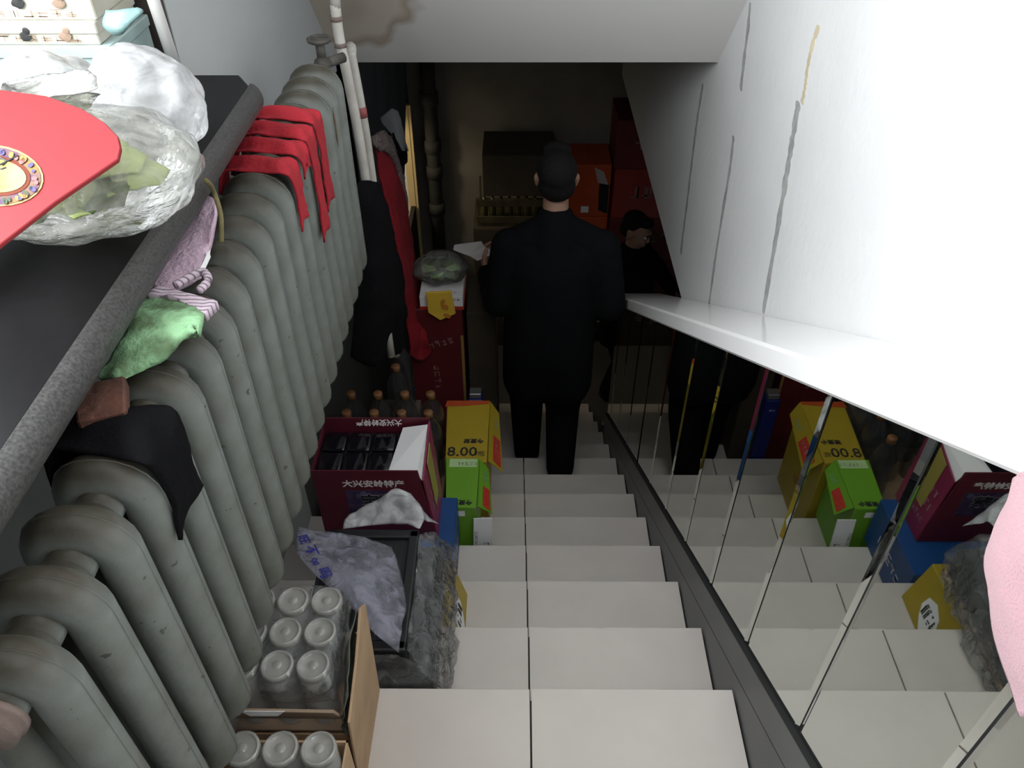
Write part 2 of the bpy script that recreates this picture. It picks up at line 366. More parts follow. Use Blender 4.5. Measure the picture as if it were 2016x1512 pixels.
solo('ledge_end_cap', hexa([(.464, YE - .01, NL(YE) + .922), (.50, YE - .01, NL(YE) + .922), (.50, YE + .02, NL(YE) + .91), (.464, YE + .02, NL(YE) + .91), (.464, YE - .01, NL(YE) + .974), (.50, YE - .01, NL(YE) + .974), (.50, YE + .02, NL(YE) + .962), (.464, YE + .02, NL(YE) + .962)], .003), WHITE, 'small white cap on far end of the stone ledge', 'trim')
ZB = -2.03
bm = bmesh.new()
poly = [(XW, -1.6, ZUP - .2), (XW, YA, NL(YA) + .97), (XW, 2.894, NL(2.894) + .97), (XW, 2.9, ZB), (XW, YF, ZB), (XW, YF, ZC), (XW, -1.6, ZC)]
wr = solo('wall_right', prism(poly, (.12, 0, 0)), PLASTER, 'white plastered wall above the ledge with caulked panel joints', 'wall', kind='structure')
CAULK = mat('grey_caulk', (.40, .40, .385), .8, var=.3, vscale=30)
STAIN = mat('ochre_stain', (.62, .54, .38), .8, var=.2, vscale=20)
def joint(pts, w, m, seed):
    rnd = random.Random(seed); L_ = [at(*p, X=XW - .001) for p in pts]; S = spline(L_, 8); left = []; right = []
    for i, p in enumerate(S):
        ww = 2.6 * w * (.6 + .5 * rnd.random()) * (1 if 0 < i < len(S) - 1 else .5); left.append(p + Vector((0, -ww / 2, 0))); right.append(p + Vector((0, ww / 2, 0)))
    child('joint_strip', prism(left + right[::-1], (.0035, 0, 0)), m, wr, parent=wr)
joint([(1572, 200), (1562, 260), (1548, 345), (1528, 465), (1502, 616)], .017, CAULK, 1)
joint([(1444, 268), (1437, 330), (1424, 410), (1408, 510), (1395, 606)], .013, CAULK, 2)
joint([(1384, 165), (1372, 240), (1362, 320), (1350, 420), (1340, 500)], .016, CAULK, 3)
joint([(1477, 5), (1472, 60), (1465, 115), (1458, 178)], .014, CAULK, 4)
joint([(1612, 50), (1600, 85), (1590, 130), (1585, 170), (1578, 205)], .010, STAIN, 5)

# ------------------------------------------------------------------ soffit, ceilings, left and far walls
PL2 = bpy.data.materials.new('stained_plaster'); PL2.use_nodes = True
nt = PL2.node_tree; b = nt.nodes['Principled BSDF']; b.inputs['Roughness'].default_value = .8
tc = nt.nodes.new('ShaderNodeTexCoord'); mp = nt.nodes.new('ShaderNodeMapping'); nt.links.new(tc.outputs['Object'], mp.inputs[0])
mp.inputs['Location'].default_value = (.52 / .42, -2.72 / .42, .80 / .42); mp.inputs['Scale'].default_value = (1 / .42, 1 / .42, 1 / .42)
gr = nt.nodes.new('ShaderNodeVectorMath'); gr.operation = 'LENGTH'; nz = nt.nodes.new('ShaderNodeTexNoise'); nz.inputs['Scale'].default_value = 4; nt.links.new(tc.outputs['Object'], nz.inputs['Vector'])
nt.links.new(mp.outputs[0], gr.inputs[0]); ad = nt.nodes.new('ShaderNodeMath'); ad.operation = 'MULTIPLY_ADD'; nt.links.new(nz.outputs['Fac'], ad.inputs[0]); ad.inputs[1].default_value = .8; nt.links.new(gr.outputs['Value'], ad.inputs[2])
rp = nt.nodes.new('ShaderNodeValToRGB'); nt.links.new(ad.outputs[0], rp.inputs['Fac'])
e = rp.color_ramp.elements; e[0].position = .3; e[0].color = (.38, .33, .27, 1); e[1].position = 1.0; e[1].color = (.66, .65, .63, 1)
for pos, c in ((.6, (.52, .46, .39)), (.86, (.58, .52, .45)), (.94, (.40, .33, .26))):
    q = e.new(pos); q.color = (*c, 1)
nt.links.new(rp.outputs['Color'], b.inputs['Base Color'])
KS = .27 / .24
poly = [(-1.0, 2.96, -1.02), (-1.0, 2.96 - 1.0 / KS, -.02), (-1.0, 2.96 - 1.0 / KS, ZC), (-1.0, 3.4, ZC), (-1.0, 3.4, -1.02)]
bm = bmesh.new()
def wavy_soffit():
    nx = 24; rows = []
    me = prism(poly, (XW + 1.0 + .02, 0, 0)); return me
solo('ceiling_soffit', wavy_soffit(), PL2, 'sloping plastered soffit with brown water stain above stairs', 'ceiling', kind='structure')
solo('ceiling_upper', box(-1.0, XW + .1, -1.6, 2.4, ZC, ZC + .1), PLASTER, 'white ceiling over the top of the stairs', 'ceiling', kind='structure')
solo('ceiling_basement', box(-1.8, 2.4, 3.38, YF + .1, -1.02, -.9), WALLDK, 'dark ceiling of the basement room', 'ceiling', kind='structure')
solo('wall_back', box(-1.0, XW + .1, -1.7, -1.6, ZUP - .2, ZC + .1), PLASTER, 'white wall behind the landing', 'wall', kind='structure')
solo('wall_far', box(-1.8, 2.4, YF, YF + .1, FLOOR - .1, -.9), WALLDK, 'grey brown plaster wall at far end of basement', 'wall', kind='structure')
solo('wall_basement_right', box(2.2, 2.3, 2.4, YF, FLOOR, -.9), WALLDK, 'plaster wall on right side of basement', 'wall', kind='structure')
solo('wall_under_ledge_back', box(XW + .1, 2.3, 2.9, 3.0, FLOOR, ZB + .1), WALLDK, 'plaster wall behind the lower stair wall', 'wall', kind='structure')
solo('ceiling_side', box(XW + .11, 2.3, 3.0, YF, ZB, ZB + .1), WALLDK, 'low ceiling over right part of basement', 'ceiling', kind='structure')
WY0, WY1, WZ0, WZ1 = -.55, 1.60, -.62, .95
solo('wall_left', merge(box(-.98, XL, WY1, 2.96, -1.05, ZC), box(-.98, XL, -1.6, WY0, -.66, ZC), box(-.98, XL, WY0, WY1, WZ1, ZC),
     box(-.98, XN, -1.6, 2.04, FLOOR, -.66)),
     mat('pale_blue_grey_plaster', (.44, .46, .465), .8, var=.04, vscale=2, bump=.12), 'pale grey plaster wall holding the window and radiator niche', 'wall', kind='structure')
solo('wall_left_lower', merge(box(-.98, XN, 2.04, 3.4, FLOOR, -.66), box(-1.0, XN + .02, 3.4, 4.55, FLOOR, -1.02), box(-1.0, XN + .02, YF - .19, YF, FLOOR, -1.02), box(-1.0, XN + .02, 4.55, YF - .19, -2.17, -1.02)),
     mat('shaded_grey_plaster', (.10, .10, .095), .85, var=.2, vscale=3), 'plaster wall left of the lower steps, coloured dark for shade', 'wall', kind='structure')  # darker than the wall above: stairwell shade put into the colour
DKBR = mat('dark_brown_frame', (.045, .035, .033), .5)
wf = thing('window_1', (-.85, .5, -.55), 'dark brown window frame with white inner post at far end of sill', 'window'); wf['kind'] = 'structure'
child('jamb', merge(box(-.97, -.662, WY1 - .03, WY1 - .001, -.57, WZ1), box(-.97, -.662, WY0, WY0 + .03, -.57, WZ1)), DKBR, wf)
child('head', box(-.97, -.70, WY0 + .03, WY1 - .03, WZ1 - .04, WZ1), DKBR, wf)
child('mullion', box(-.97, -.93, .50, .54, -.57, WZ1 - .04), DKBR, wf)
p0, p1 = at(352, 152, Z=-.56), at(302, 0, Y=1.5)
child('white_post', tube([p0, p0 + (p1 - p0) * 1.0, p0 + (p1 - p0) * 3], .011, 10), WHITEP, wf, True)
# lit side room beyond the doorway
SIDEW = mat('side_room_white', (.78, .77, .74), .7); JAMBY = mat('cream_door_jamb', (.72, .55, .28), .5, var=.1)
solo('wall_side_room', merge(box(-1.75, -1.0, YF - .1, YF, FLOOR, -1.0), box(-1.8, -1.75, 4.2, YF, FLOOR, -1.0), box(-1.75, -1.0, 4.2, 4.3, FLOOR, -1.0)), SIDEW, 'white wall of a lit side room seen through the doorway', 'wall', kind='structure')
dr = solo('door_1', merge(box(-.812, -.765, YF - .205, YF - .191, FLOOR, -2.175), box(-.78, -.745, YF - .20, YF - .16, FLOOR, -2.17)), JAMBY, 'cream door jamb lit from side room', 'door', kind='structure')
child('white_reveal', box(-.995, -.813, YF - .203, YF - .191, FLOOR, -2.175), SIDEW, dr, parent=dr)
lamp = bpy.data.lights.new('side_room_lamp', 'POINT'); lamp.energy = 20; lamp.color = (1, .86, .62); lamp.shadow_soft_size = .08
lo = bpy.data.objects.new('side_room_lamp', lamp); COL.objects.link(lo); lo.location = (-1.30, 4.85, -2.0)

# ------------------------------------------------------------------ window sill slab
sl = thing('stone_sill', (-.72, .5, -.62), 'black granite window sill slab with speckled rounded front edge', 'sill')
XS = -.490; YS = 1.585
child('slab', prism([(-.97, -.5, -.622), (XS - .02, -.5, -.622), (XS - .02, YS - .06, -.622), (XS - .055, YS, -.622), (-.97, YS, -.622)], (0, 0, .052), .003), SLABM, sl)
prof = []
for k in range(9):
    a = -math.pi / 2 + math.pi * k / 8; prof.append((XS - .022 + .022 * math.cos(a), -.596 + .0265 * math.sin(a)))
bm = bmesh.new(); r1 = []; r2 = []
for x, z in prof: r1.append(bm.verts.new((x, -.5, z))); r2.append(bm.verts.new((x, YS - .055 - (x - XS) * .4, z)))
for i in range(8): bm.faces.new((r1[i], r1[i + 1], r2[i + 1], r2[i]))
bm.faces.new(r1); bm.faces.new(r2[::-1]); bmesh.ops.recalc_face_normals(bm, faces=bm.faces[:])
child('rounded_edge', tomesh(bm), SLABE, sl, True)

# ------------------------------------------------------------------ radiator
RX, RZT, RZB, PIT = -.496, -.682, -1.285, .082
rad = thing('radiator', (RX, 1.2, RZB), 'grey green cast iron column radiator under the sill', 'radiator')
def rad_section():
    hx, hz, r = .040, (RZT - RZB) / 2 - .027, .034; pts = []
    for cx, cz, a0 in ((hx - r, hz - r, 0), (-(hx - r), hz - r, 90), (-(hx - r), -(hz - r), 180), (hx - r, -(hz - r), 270)):
        for k in range(6):
            a = math.radians(a0 + 90 * k / 5); pts.append(Vector((cx + r * math.cos(a), 0, cz + r * math.sin(a))))
    loop = tube(pts, .0265, 16, True, ry=.0275)
    seam = tube([Vector((p.x * 1.0, 0, p.z)) + Vector((p.x, 0, p.z if abs(p.z) > hz - .001 else 0)).normalized() * .0262 if False else p + (Vector((1 if p.x > 0 else -1, 0, 0)) if abs(p.z) < hz - r + .002 else Vector((p.x - (hx - r) * (1 if p.x > 0 else -1), 0, p.z - (hz - r) * (1 if p.z > 0 else -1))).normalized()) * .0262 for p in pts], .0016, 5, True)
    web = box(-.036, .036, -.004, .004, -hz + .02, hz - .02)
    hub = []
    for z in (hz - .028, -hz + .028): hub.append(lathe([(.0275, -.041), (.0275, -.004), (.026, -.003), (.026, .003), (.0275, .004), (.0275, .041)], 18, 'Y', (0, 0, z)))
    return merge(loop, seam, web, *hub)
sec = rad_section()
for i in range(20):
    o = child('radiator_section', sec, RADM, rad, True); o.matrix_parent_inverse = Matrix.Identity(4)
    o.location = (0, 2.0482 - PIT * (i + 1) - 1.2, (RZT - RZB) / 2)
    o.rotation_euler.z = random.uniform(-.02, .02)
zc = (RZT + RZB) / 2; zt = RZT - .027 - .028
yn = 2.0482 - PIT * 20 - .041
RUST = mat('rusty_plug_iron', (.22, .17, .15), .6, col2=(.20, .14, .12), vscale=30, bump=.3)
child('end_plug', merge(lathe([(.0, -.034), (.014, -.034), (.014, -.018), (.030, -.016), (.030, -.004), (.033, -.003), (.033, .004), (.028, .006)], 24, 'Y', (RX, yn, zt)), lathe([(.0, -.045), (.016, -.045), (.016, -.018)], 6, 'Y', (RX, yn, zt))), RUST, rad, True)
yf = 2.0482 - PIT + .041
child('far_nipple', lathe([(.030, 0), (.030, .02), (.022, .022), (.018, .05)], 16, 'Y', (RX, yf, zt)), RADM, rad, True); child('lower_plug', lathe([(.03, 0), (.03, .02), (.02, .03), (.0, .03)], 16, 'Y', (RX, yf, RZB + .055)), RADM, rad, True)
rp_ = at(655, 250, X=-.435)
RSPOT = mat('rust_run', (.13, .09, .06), .8)
child('rust_streak', blob((-.4282, rp_.y, rp_.z), (.002, .006, .045), .3, 5, 3), RSPOT, rad, True)
# heating pipes beside the radiator's far end
PIPEM = mat('cream_pipe_paint', (.66, .63, .59), .45, col2=(.5, .47, .42), vscale=12)
pipe1 = solo('heating_pipe', tube(spline([(at(658, -10, Y=2.28).x, 2.285, -.22), at(658, -10, Y=2.28), at(660, 10, Y=2.28), at(668, 75, Y=2.27), at(690, 180, Y=2.26), at(718, 340, Y=2.26), at(770, 700, Y=2.26)], 4), .0145, 12), PIPEM, 'cream heating pipe running down beside radiator end, nearer of two', 'pipe', smooth=True)
for p in (at(662, 36, Y=2.275), at(670, 88, Y=2.27)):
    child('collar', tube([p + Vector((0, 0, .006)), p - Vector((0, 0, .006))], .0175, 14), RUST, pipe1, True, parent=pipe1)
pipe2 = solo('heating_pipe', tube(spline([at(690, 100, Y=2.36), at(700, 150, Y=2.36), at(712, 215, Y=2.36), at(730, 330, Y=2.36), at(780, 700, Y=2.36)], 4), .0135, 12), PIPEM, 'shorter cream heating pipe with red tape, farther from radiator', 'pipe', smooth=True)
p = at(713, 220, Y=2.36); child('red_tape', tube([p + Vector((-.001, 0, .016)), p - Vector((-.001, 0, .016))], .0145, 14), mat('dull_red_tape', (.35, .10, .10), .6), pipe2, True, parent=pipe2)
child('elbow', tube(spline([at(691, 112, Y=2.36), at(692, 96, Y=2.38), at(690, 92, Y=2.44)], 4), .0145, 10), PIPEM, pipe2, True, parent=pipe2)
v = at(628, 78, Y=2.08)
vt = thing('radiator_valve', v, 'dark iron radiator valve with handwheel above radiator end', 'valve')
VM = mat('dark_iron', (.10, .095, .085), .6, col2=(.05, .045, .04), vscale=25)
child('handwheel', merge(tube([v + Vector((.026 * math.cos(a * math.pi / 5), .026 * math.sin(a * math.pi / 5), 0)) for a in range(10)], .006, 8, True, up=Vector((0, 0, 1))), box(v.x - .024, v.x + .024, v.y - .005, v.y + .005, v.z - .004, v.z + .004)), VM, vt, True)
child('valve_body', merge(tube([v, v - Vector((0, 0, .055))], .012, 10), blob(v - Vector((0, 0, .06)), (.022, .024, .022), .1, 4, 2), tube([v - Vector((0, 0, .06)), Vector((v.x + .045, v.y + .05, v.z - .06))], .013, 10), tube([v - Vector((0, 0, .06)), Vector((RX, yf + .045, zt))], .014, 10)), VM, vt, True)

# ------------------------------------------------------------------ cloths and odds on the radiator
def section_y(k): return 2.0482 - PIT * k
def drape_over(k, w, back, front, zoff=.0, dx=0, skew=0.0, yoff=0):
    """strip of cloth lying over radiator section k: from the back of the crown, over the shoulder and down the front"""
    y = section_y(k) + yoff; zt_ = RZT + .004 + zoff; xf = RX + .066 + .006; r = .034; path = [(RX - .066 - .004, zt_ - back), (RX - .06, zt_ - .012), (RX - .03, zt_), (RX + .02, zt_)]
    for a in (70, 40, 15): path.append((xf - r + r * math.cos(math.radians(a)), zt_ - r + r * math.sin(math.radians(a))))
    n = 4
    for i in range(1, n + 1): path.append((xf + .001, zt_ - r - front * i / n))
    return [[(x + dx * i / len(path), y + w * (j / 3 - .5) * (1 - .15 * math.sin(i)) + skew * i / len(path), z + .008 * math.cos(j * 2.1 + i)) for j in range(4)] for i, (x, z) in enumerate(path)]
red_lab = ['red cloth strip over the far radiator top, hanging longest end nearest pipes', 'red cloth strip second from far pipes, ending in a point', 'short red cloth strip across radiator crown, third from pipes', 'red cloth strip nearest the viewer on radiator, hooked over shoulder']
for (k, w, fr, sk_), lb in zip(((5, .062, .17, .02), (6, .062, .20, .02), (7, .058, .02, 0), (8, .058, .09, .0)), red_lab):
    solo('red_cloth_strip', sheet(drape_over(k, w, .06, fr, .003, 0, -sk_, PIT * .5 - .012), 4, 4, .004, .003, 30, k), REDC, lb, 'cloth', 'red cloth strips draped over the radiator', smooth=True)
solo('black_cloth', sheet(drape_over(16, .085, .1, .10, .008, 0, -.02, -PIT * .42), 4, 4, .006, .004, 25, 3), BLACKC, 'black cloth folded over radiator beside the brown brick', 'cloth', smooth=True)
PINKT = mat('pale_pink_terry', (.62, .45, .56), .9, bump=.5, bscale=150)
GREENT = mat('mint_green_fabric', (.34, .62, .34), .9, col2=(.11, .18, .09), vscale=26, bump=.4, bscale=150)
STRP = bpy.data.materials.new('lilac_striped_knit'); STRP.use_nodes = True
nt = STRP.node_tree; b = nt.nodes['Principled BSDF']; b.inputs['Roughness'].default_value = .9
tc = nt.nodes.new('ShaderNodeTexCoord'); wv = nt.nodes.new('ShaderNodeTexWave'); wv.inputs['Scale'].default_value = 38; wv.bands_direction = 'Y'; wv.inputs['Distortion'].default_value = 1
nt.links.new(tc.outputs['Object'], wv.inputs['Vector']); rp = nt.nodes.new('ShaderNodeValToRGB'); rp.color_ramp.elements[0].position = .12; rp.color_ramp.elements[1].position = .3
rp.color_ramp.elements[0].color = (.2, .17, .2, 1); rp.color_ramp.elements[1].color = (.62, .50, .58, 1); nt.links.new(wv.outputs['Color'], rp.inputs[0]); nt.links.new(rp.outputs[0], b.inputs['Base Color'])
ZR = RZT + .006
def onrad(pxs, z=ZR): return [at(px, py, Z=z) for px, py in pxs]
tw = thing('pink_towel', at(360, 510, Z=ZR), 'pale pink towel squeezed between sill and radiator with frayed edge', 'towel')
child('towel_body', sheet([onrad([(400, 385), (415, 390), (428, 400)], -.64), onrad([(355, 450), (385, 465), (415, 480)], -.655), onrad([(300, 575), (345, 545), (402, 515)], -.66), onrad([(290, 590), (340, 575), (396, 545)], -.665)], 5, 5, .010, .006, 40, 2), PINKT, tw, True)
child('frayed_edge', sheet([onrad([(398, 478), (404, 505), (392, 530)], -.655), onrad([(410, 482), (414, 500), (400, 540)], -.66)], 4, 4, .004, .006, 60, 4), WHITE, tw, True)
gl = thing('work_glove', at(310, 660, Z=ZR), 'mint green work glove with lilac striped cuff tucked beside sill', 'glove')
child('palm', sheet([onrad([(288, 588), (340, 592), (404, 622)], -.652), onrad([(260, 625), (330, 640), (392, 650)], -.640), onrad([(252, 660), (310, 690), (365, 660)], -.645), onrad([(225, 700), (280, 715), (315, 700)], -.655), onrad([(195, 745), (225, 745), (262, 735)], -.665)], 6, 5, .014, .006, 35, 6), GREENT, gl, True)
child('cuff', sheet([onrad([(310, 570), (355, 580), (430, 600)], -.645), onrad([(290, 588), (345, 594), (406, 624)], -.645)], 6, 6, .014, .003, 60, 8), STRP, gl, True)
child('cuff_loop', tube(spline(onrad([(345, 562), (375, 545), (400, 535), (410, 552), (392, 572)], -.645), 4), .006, 8), STRP, gl, True)
BRICK = mat('red_brown_brick', (.13, .055, .038), .9, col2=(.08, .035, .025), vscale=20, bump=.5, bscale=70)
bq = onrad([(245, 737), (247, 808), (150, 830), (140, 760)], -.655)
solo('brick', prism([bq[0], bq[1], bq[2], bq[3]], (0, 0, -.022), .003), BRICK, 'red brown brick lying on radiator under the sill edge', 'brick')
TWIG = mat('dry_stem', (.20, .17, .07), .8, var=.4, vscale=40)
solo('dry_stem', tube(spline([at(405, 355, Z=-.55), at(420, 375, X=-.478), at(434, 420, X=-.466), at(436, 455, X=-.462), at(436, 478, X=-.462)], 6), [.004] * 24 + [.003], 7), TWIG, 'thin brown dried stem hanging off the sill edge', 'stem', smooth=True)

# ------------------------------------------------------------------ things on the sill
ZS = -.569
def film_bag(name, label, c, r, m, seed, amp=.16, flat=ZS + .001, rot=0, knot=True):
    t = thing(name, (c[0], c[1], flat), label, 'bag')
    child('bag_film', blob(c, r, amp, 2.6, 5, flat, seed, rot), m, t, True)
    if knot:
        k = Vector((c[0], c[1], c[2] + r[2] * .9)); rows = []
        for i in range(4):
            rr = (.012, .02, .04, .06)[i]; rows.append([k + Vector((rr * math.cos(a * 1.05), rr * math.sin(a * 1.05), .015 * i + .012 * math.sin(3 * a))) for a in range(7)])
        child('tied_ends', sheet(rows, 3, 3, .0012, .006, 40, seed), m, t, True)
    return t
LEAF = mat('pale_green_leaf', (.45, .52, .22), .5, col2=(.24, .33, .08), vscale=9, bump=.3)
LEAFD = mat('dark_green_leaf', (.08, .13, .03), .5, col2=(.05, .08, .02), vscale=12, bump=.3)
CABB = mat('cream_cabbage', (.74, .70, .46), .5, col2=(.60, .58, .30), vscale=7)
def leafy(name, label, c, r, n, mats, seed, cat='vegetable'):
    rnd = random.Random(seed); t = thing(name, (c[0], c[1], c[2] - r[2]), label, cat)
    for i in range(n):
        a = rnd.uniform(0, 6.28); e_ = rnd.uniform(-.2, .9); d = Vector((math.cos(a) * math.cos(e_), math.sin(a) * math.cos(e_), math.sin(e_)))
        b0 = Vector(c) + Vector((d.x * r[0] * .2, d.y * r[1] * .2, d.z * r[2] * .1)); b1 = Vector(c) + Vector((d.x * r[0] * .55, d.y * r[1] * .55, d.z * r[2] * .6)); b2 = Vector(c) + Vector((d.x * r[0] * .95, d.y * r[1] * .95, d.z * r[2] * .75 - .01))
        s = d.cross(Vector((0, 0, 1))).normalized() * min(r[0], r[1]) * .38
        child('leaf', sheet([[b0 - s * .3, b0, b0 + s * .3], [b1 - s, b1 + Vector((0, 0, .008)), b1 + s], [b2 - s * .4, b2, b2 + s * .4]], 4, 4, .003, .006, 35, i), mats[i % len(mats)], t, True)
    return t
# big clear bag of greens, near the sill edge
leafy('leafy_greens', 'bunch of pale leafy greens inside the big clear bag on sill', (-.60, 1.00, -.50), (.14, .13, .06), 14, [LEAF, LEAFD, LEAF], 3)
film_bag('plastic_bag', 'big clear plastic bag of greens slumped on sill edge', (-.595, 1.02, -.50), (.155, .145, .080), film('bag_film_a', (.72, .72, .66), .34, bump=.5), 11, .12)
WBAG = film('bag_film_b', (.70, .70, .71), .8, rough=.35)
film_bag('plastic_bag', 'bright white plastic bag standing behind the big bag of greens', (-.575, 1.235, -.485), (.085, .065, .085), WBAG, 21, .14, knot=False)
leafy('cabbage', 'cream cabbage head inside the white bag on sill', (-.755, 1.285, -.51), (.065, .05, .05), 12, [CABB, CABB, LEAF], 5)
film_bag('plastic_bag', 'puffed white plastic bag in middle of sill before gift boxes', (-.755, 1.285, -.500), (.095, .07, .072), WBAG, 33, .12, knot=False)
film_bag('plastic_bag', 'white plastic bag at left edge behind the red gift bag', (-.90, 1.16, -.48), (.065, .14, .085), WBAG, 41, .12, knot=False)
# red gift bag lying over the bags
gz = -.375
gp = [at(-90, 560, Z=gz - .03), at(0, 480, Z=gz - .03), at(110, 395, Z=gz - .01), at(232, 312, Z=gz), at(236, 290, Z=gz), at(232, 268, Z=gz), at(205, 240, Z=gz), at(160, 213, Z=gz), at(90, 188, Z=gz), at(0, 176, Z=gz), at(-110, 190, Z=gz)]
gb = thing('gift_bag', at(0, 330, Z=gz - .02), 'flat red paper gift bag with oval flower medallion leaning on the bags', 'bag')
pn = (gp[3] - gp[1]).cross(gp[9] - gp[1]).normalized()
if pn.z < 0: pn = -pn
def onplane(px, py, lift=.0008):
    d = at(px, py, Z=-1.0); s = (gp[1].dot(pn) + lift) / d.dot(pn); return d * s
gp2 = [onplane(*q, 0) for q in ((-90, 560), (0, 480), (110, 395), (232, 312), (237, 290), (232, 268), (205, 240), (160, 213), (90, 188), (0, 176), (-110, 190))]
child('bag_panel', prism(gp2, -pn * .005, .001), REDP, gb)
def ellipse(cx, cy, ax, ay, th, k=28):
    return [(cx + ax * math.cos(2 * math.pi * i / k) * math.cos(th) - ay * math.sin(2 * math.pi * i / k) * math.sin(th), cy + ax * math.cos(2 * math.pi * i / k) * math.sin(th) + ay * math.sin(2 * math.pi * i / k) * math.cos(th)) for i in range(k)]
FLOW = mat('flower_border_print', (.24, .15, .05), .6, spec=.1, col2=(.09, .05, .12), vscale=45)
CREAM = mat('cream_medallion', (.33, .30, .20), .6, spec=.1, col2=(.30, .25, .07), vscale=12)
for lift, (ax, ay), m, nm in ((.0010, (98, 60), mat('gold_print', (.35, .24, .12), .5, spec=.1), 'medallion_rim'), (.0016, (93, 56), FLOW, 'flower_border'), (.0022, (72, 40), mat('brick_red_print', (.14, .035, .02), .6, spec=.1), 'inner_ring'), (.0028, (64, 33), CREAM, 'medallion_centre')):
    child(nm, prism([onplane(x, y, lift) for x, y in ellipse(-12, 345, ax, ay, .12)], -pn * .0004), m, gb)
rnd = random.Random(5); PET = [mat('petal_violet', (.07, .055, .16), .6), mat('petal_yellow', (.32, .20, .04), .6), mat('petal_green', (.04, .06, .03), .6), mat('petal_pink', (.30, .10, .10), .6)]
for i in range(22):
    a = rnd.uniform(-1.4, 1.5); rr = rnd.uniform(.84, .93); cx, cy = -12 + 92 * rr * math.cos(a), 345 + 55 * rr * math.sin(a) + 8 * math.cos(a)
    child('petal', prism([onplane(x, y, .003) for x, y in ellipse(cx, cy, rnd.uniform(4, 8), rnd.uniform(3, 5), a, 8)], -pn * .0003), PET[i % 4], gb)
for pts in (((0, 325), (20, 315), (36, 306)), ((0, 310), (14, 318), (6, 326)), ((-20, 330), (5, 333), (12, 330))):
    child('painted_branch', tube([onplane(x, y, .003) for x, y in pts], .0012, 5), INKB, gb)
# gift boxes at the back corner of the sill
PANDA = mat('cream_gift_print', (.42, .40, .31), .55, col2=(.50, .49, .44), vscale=10, spec=.2)
def gift(y0, y1, x0, x1, z0, z1, label, seed, m):
    t = thing('gift_box', ((x0 + x1) / 2, (y0 + y1) / 2, z0), label, 'box', 'gift boxes stacked at the window')
    child('box_body', box(x0, x1, y0, y1, z0, z1 - .012, .002), m, t); child('box_lid', box(x0 - .003, x1 + .003, y0 - .003, y1 + .003, z1 - .02, z1, .002), m, t)
    for k in range(3):
        c = Vector((x0 + (x1 - x0) * (.3 + .25 * k), y0 - .0035, z0 + (z1 - z0) * .4)); child('printed_figure', merge(blob(c, (.010, .0012, .008), .2, 4, 2, None, seed + k), blob(c + Vector((.004, -.0004, .009)), (.006, .0012, .006), .1, 4, 2, None, seed)), INKB if k % 2 else mat('brown_print', (.25, .17, .12), .6), t)
    strokes(9, (x1 - x0) * .8, .012, ((x0 + x1) / 2, y0 - .0035, z0 + .012), (1, 0, 0), (0, 0, 1), mat('brown_print', (.25, .17, .12), .6), t, seed)
    return t
gift(1.385, 1.56, -.965, -.685, ZS, ZS + .118, 'pale teal gift box, lowest at far end of sill', 1, mat('pale_teal_print', (.25, .34, .33), .5, col2=(.38, .45, .44), vscale=8, spec=.2))
gift(1.39, 1.555, -.965, -.70, ZS + .118, ZS + .156, 'cream gift box with panda print in middle of stack', 2, PANDA)
gift(1.395, 1.55, -.96, -.695, ZS + .156, ZS + .225, 'cream gift box with bamboo print on top of stack', 3, PANDA)
TEAL = mat('teal_ribbon', (.15, .24, .235), .35)
solo('gift_box_ribbon', sheet([[at(208, 20, Y=1.36), at(235, 20, Y=1.355), at(270, 14, Y=1.36)], [at(205, 50, Y=1.35), at(240, 55, Y=1.34), at(282, 22, Y=1.36)], [at(225, 68, Y=1.35), at(242, 66, Y=1.345), at(262, 45, Y=1.36)]], 4, 4, .002, .004, 30), TEAL, 'teal satin handle ribbon beside the gift boxes', 'ribbon', smooth=True)
bw = at(0, 540, Z=ZS); 
solo('white_bowl', lathe([(.0, .0), (.028, .0), (.03, .006), (.05, .03), (.062, .062), (.060, .063), (.048, .032), (.0, .01)], 28, 'Z', (bw.x - .055, bw.y + .0, ZS)), mat('white_porcelain', (.8, .8, .78), .2), 'white porcelain bowl at left edge of sill', 'bowl', smooth=True)

# ------------------------------------------------------------------ cartons of jars on the top steps
def jar_mesh():
    outer = lathe([(.0, .0), (.026, .0), (.0295, .004), (.0300, .012), (.0300, .150), (.0288, .158), (.0262, .163), (.0262, .170), (.0246, .170), (.0246, .163), (.0270, .157), (.0285, .150), (.0285, .012), (.0, .006)], 24)
    return outer
JARM = jar_mesh()
LIDM = mat('pale_jar_lid', (.46, .45, .42), .08, alpha=.50, spec=1.0, coat=.8)
LIDMESH = lathe([(.0, .1712), (.008, .1708), (.009, .1698), (.0105, .1702), (.0230, .1685), (.0245, .1700), (.0250, .1722), (.0280, .1730), (.0303, .1705), (.0308, .1660), (.0308, .1560), (.0296, .1560), (.0296, .1650), (.0, .1650)], 28)
jar0 = None
def jar(x, y, ztop, label, group):
    global jar0
    if jar0 is None:
        jar0 = thing('glass_jar', (0, 0, 0), label, 'jar', group)
        child('glass', JARM, GLASSY, jar0, True); child('lid', LIDMESH, LIDM, jar0, True)
        j = jar0; j.location = (x, y, ztop - .173)
        for c in j.children: c.matrix_parent_inverse = Matrix.Identity(4)
    else:
        j = copy_tree(jar0, Vector((x, y, ztop - .173)) - jar0.location, label); j['group'] = group
    return j
ZJ = -1.345
names = [('far', .915), ('middle', .846), ('near', .777)]
for nm, y in names:
    for cx, x in (('right', -.372), ('left', -.438), ('hidden', -.504)):
        lb = {'right': 'clear jar by carton flap, %s of its row of three', 'left': 'clear jar beside radiator foot, %s of its row of three', 'hidden': 'clear jar under radiator in tall carton, %s of its row'}[cx] % nm
        jar(x, y, ZJ, lb, 'jars in the tall carton')
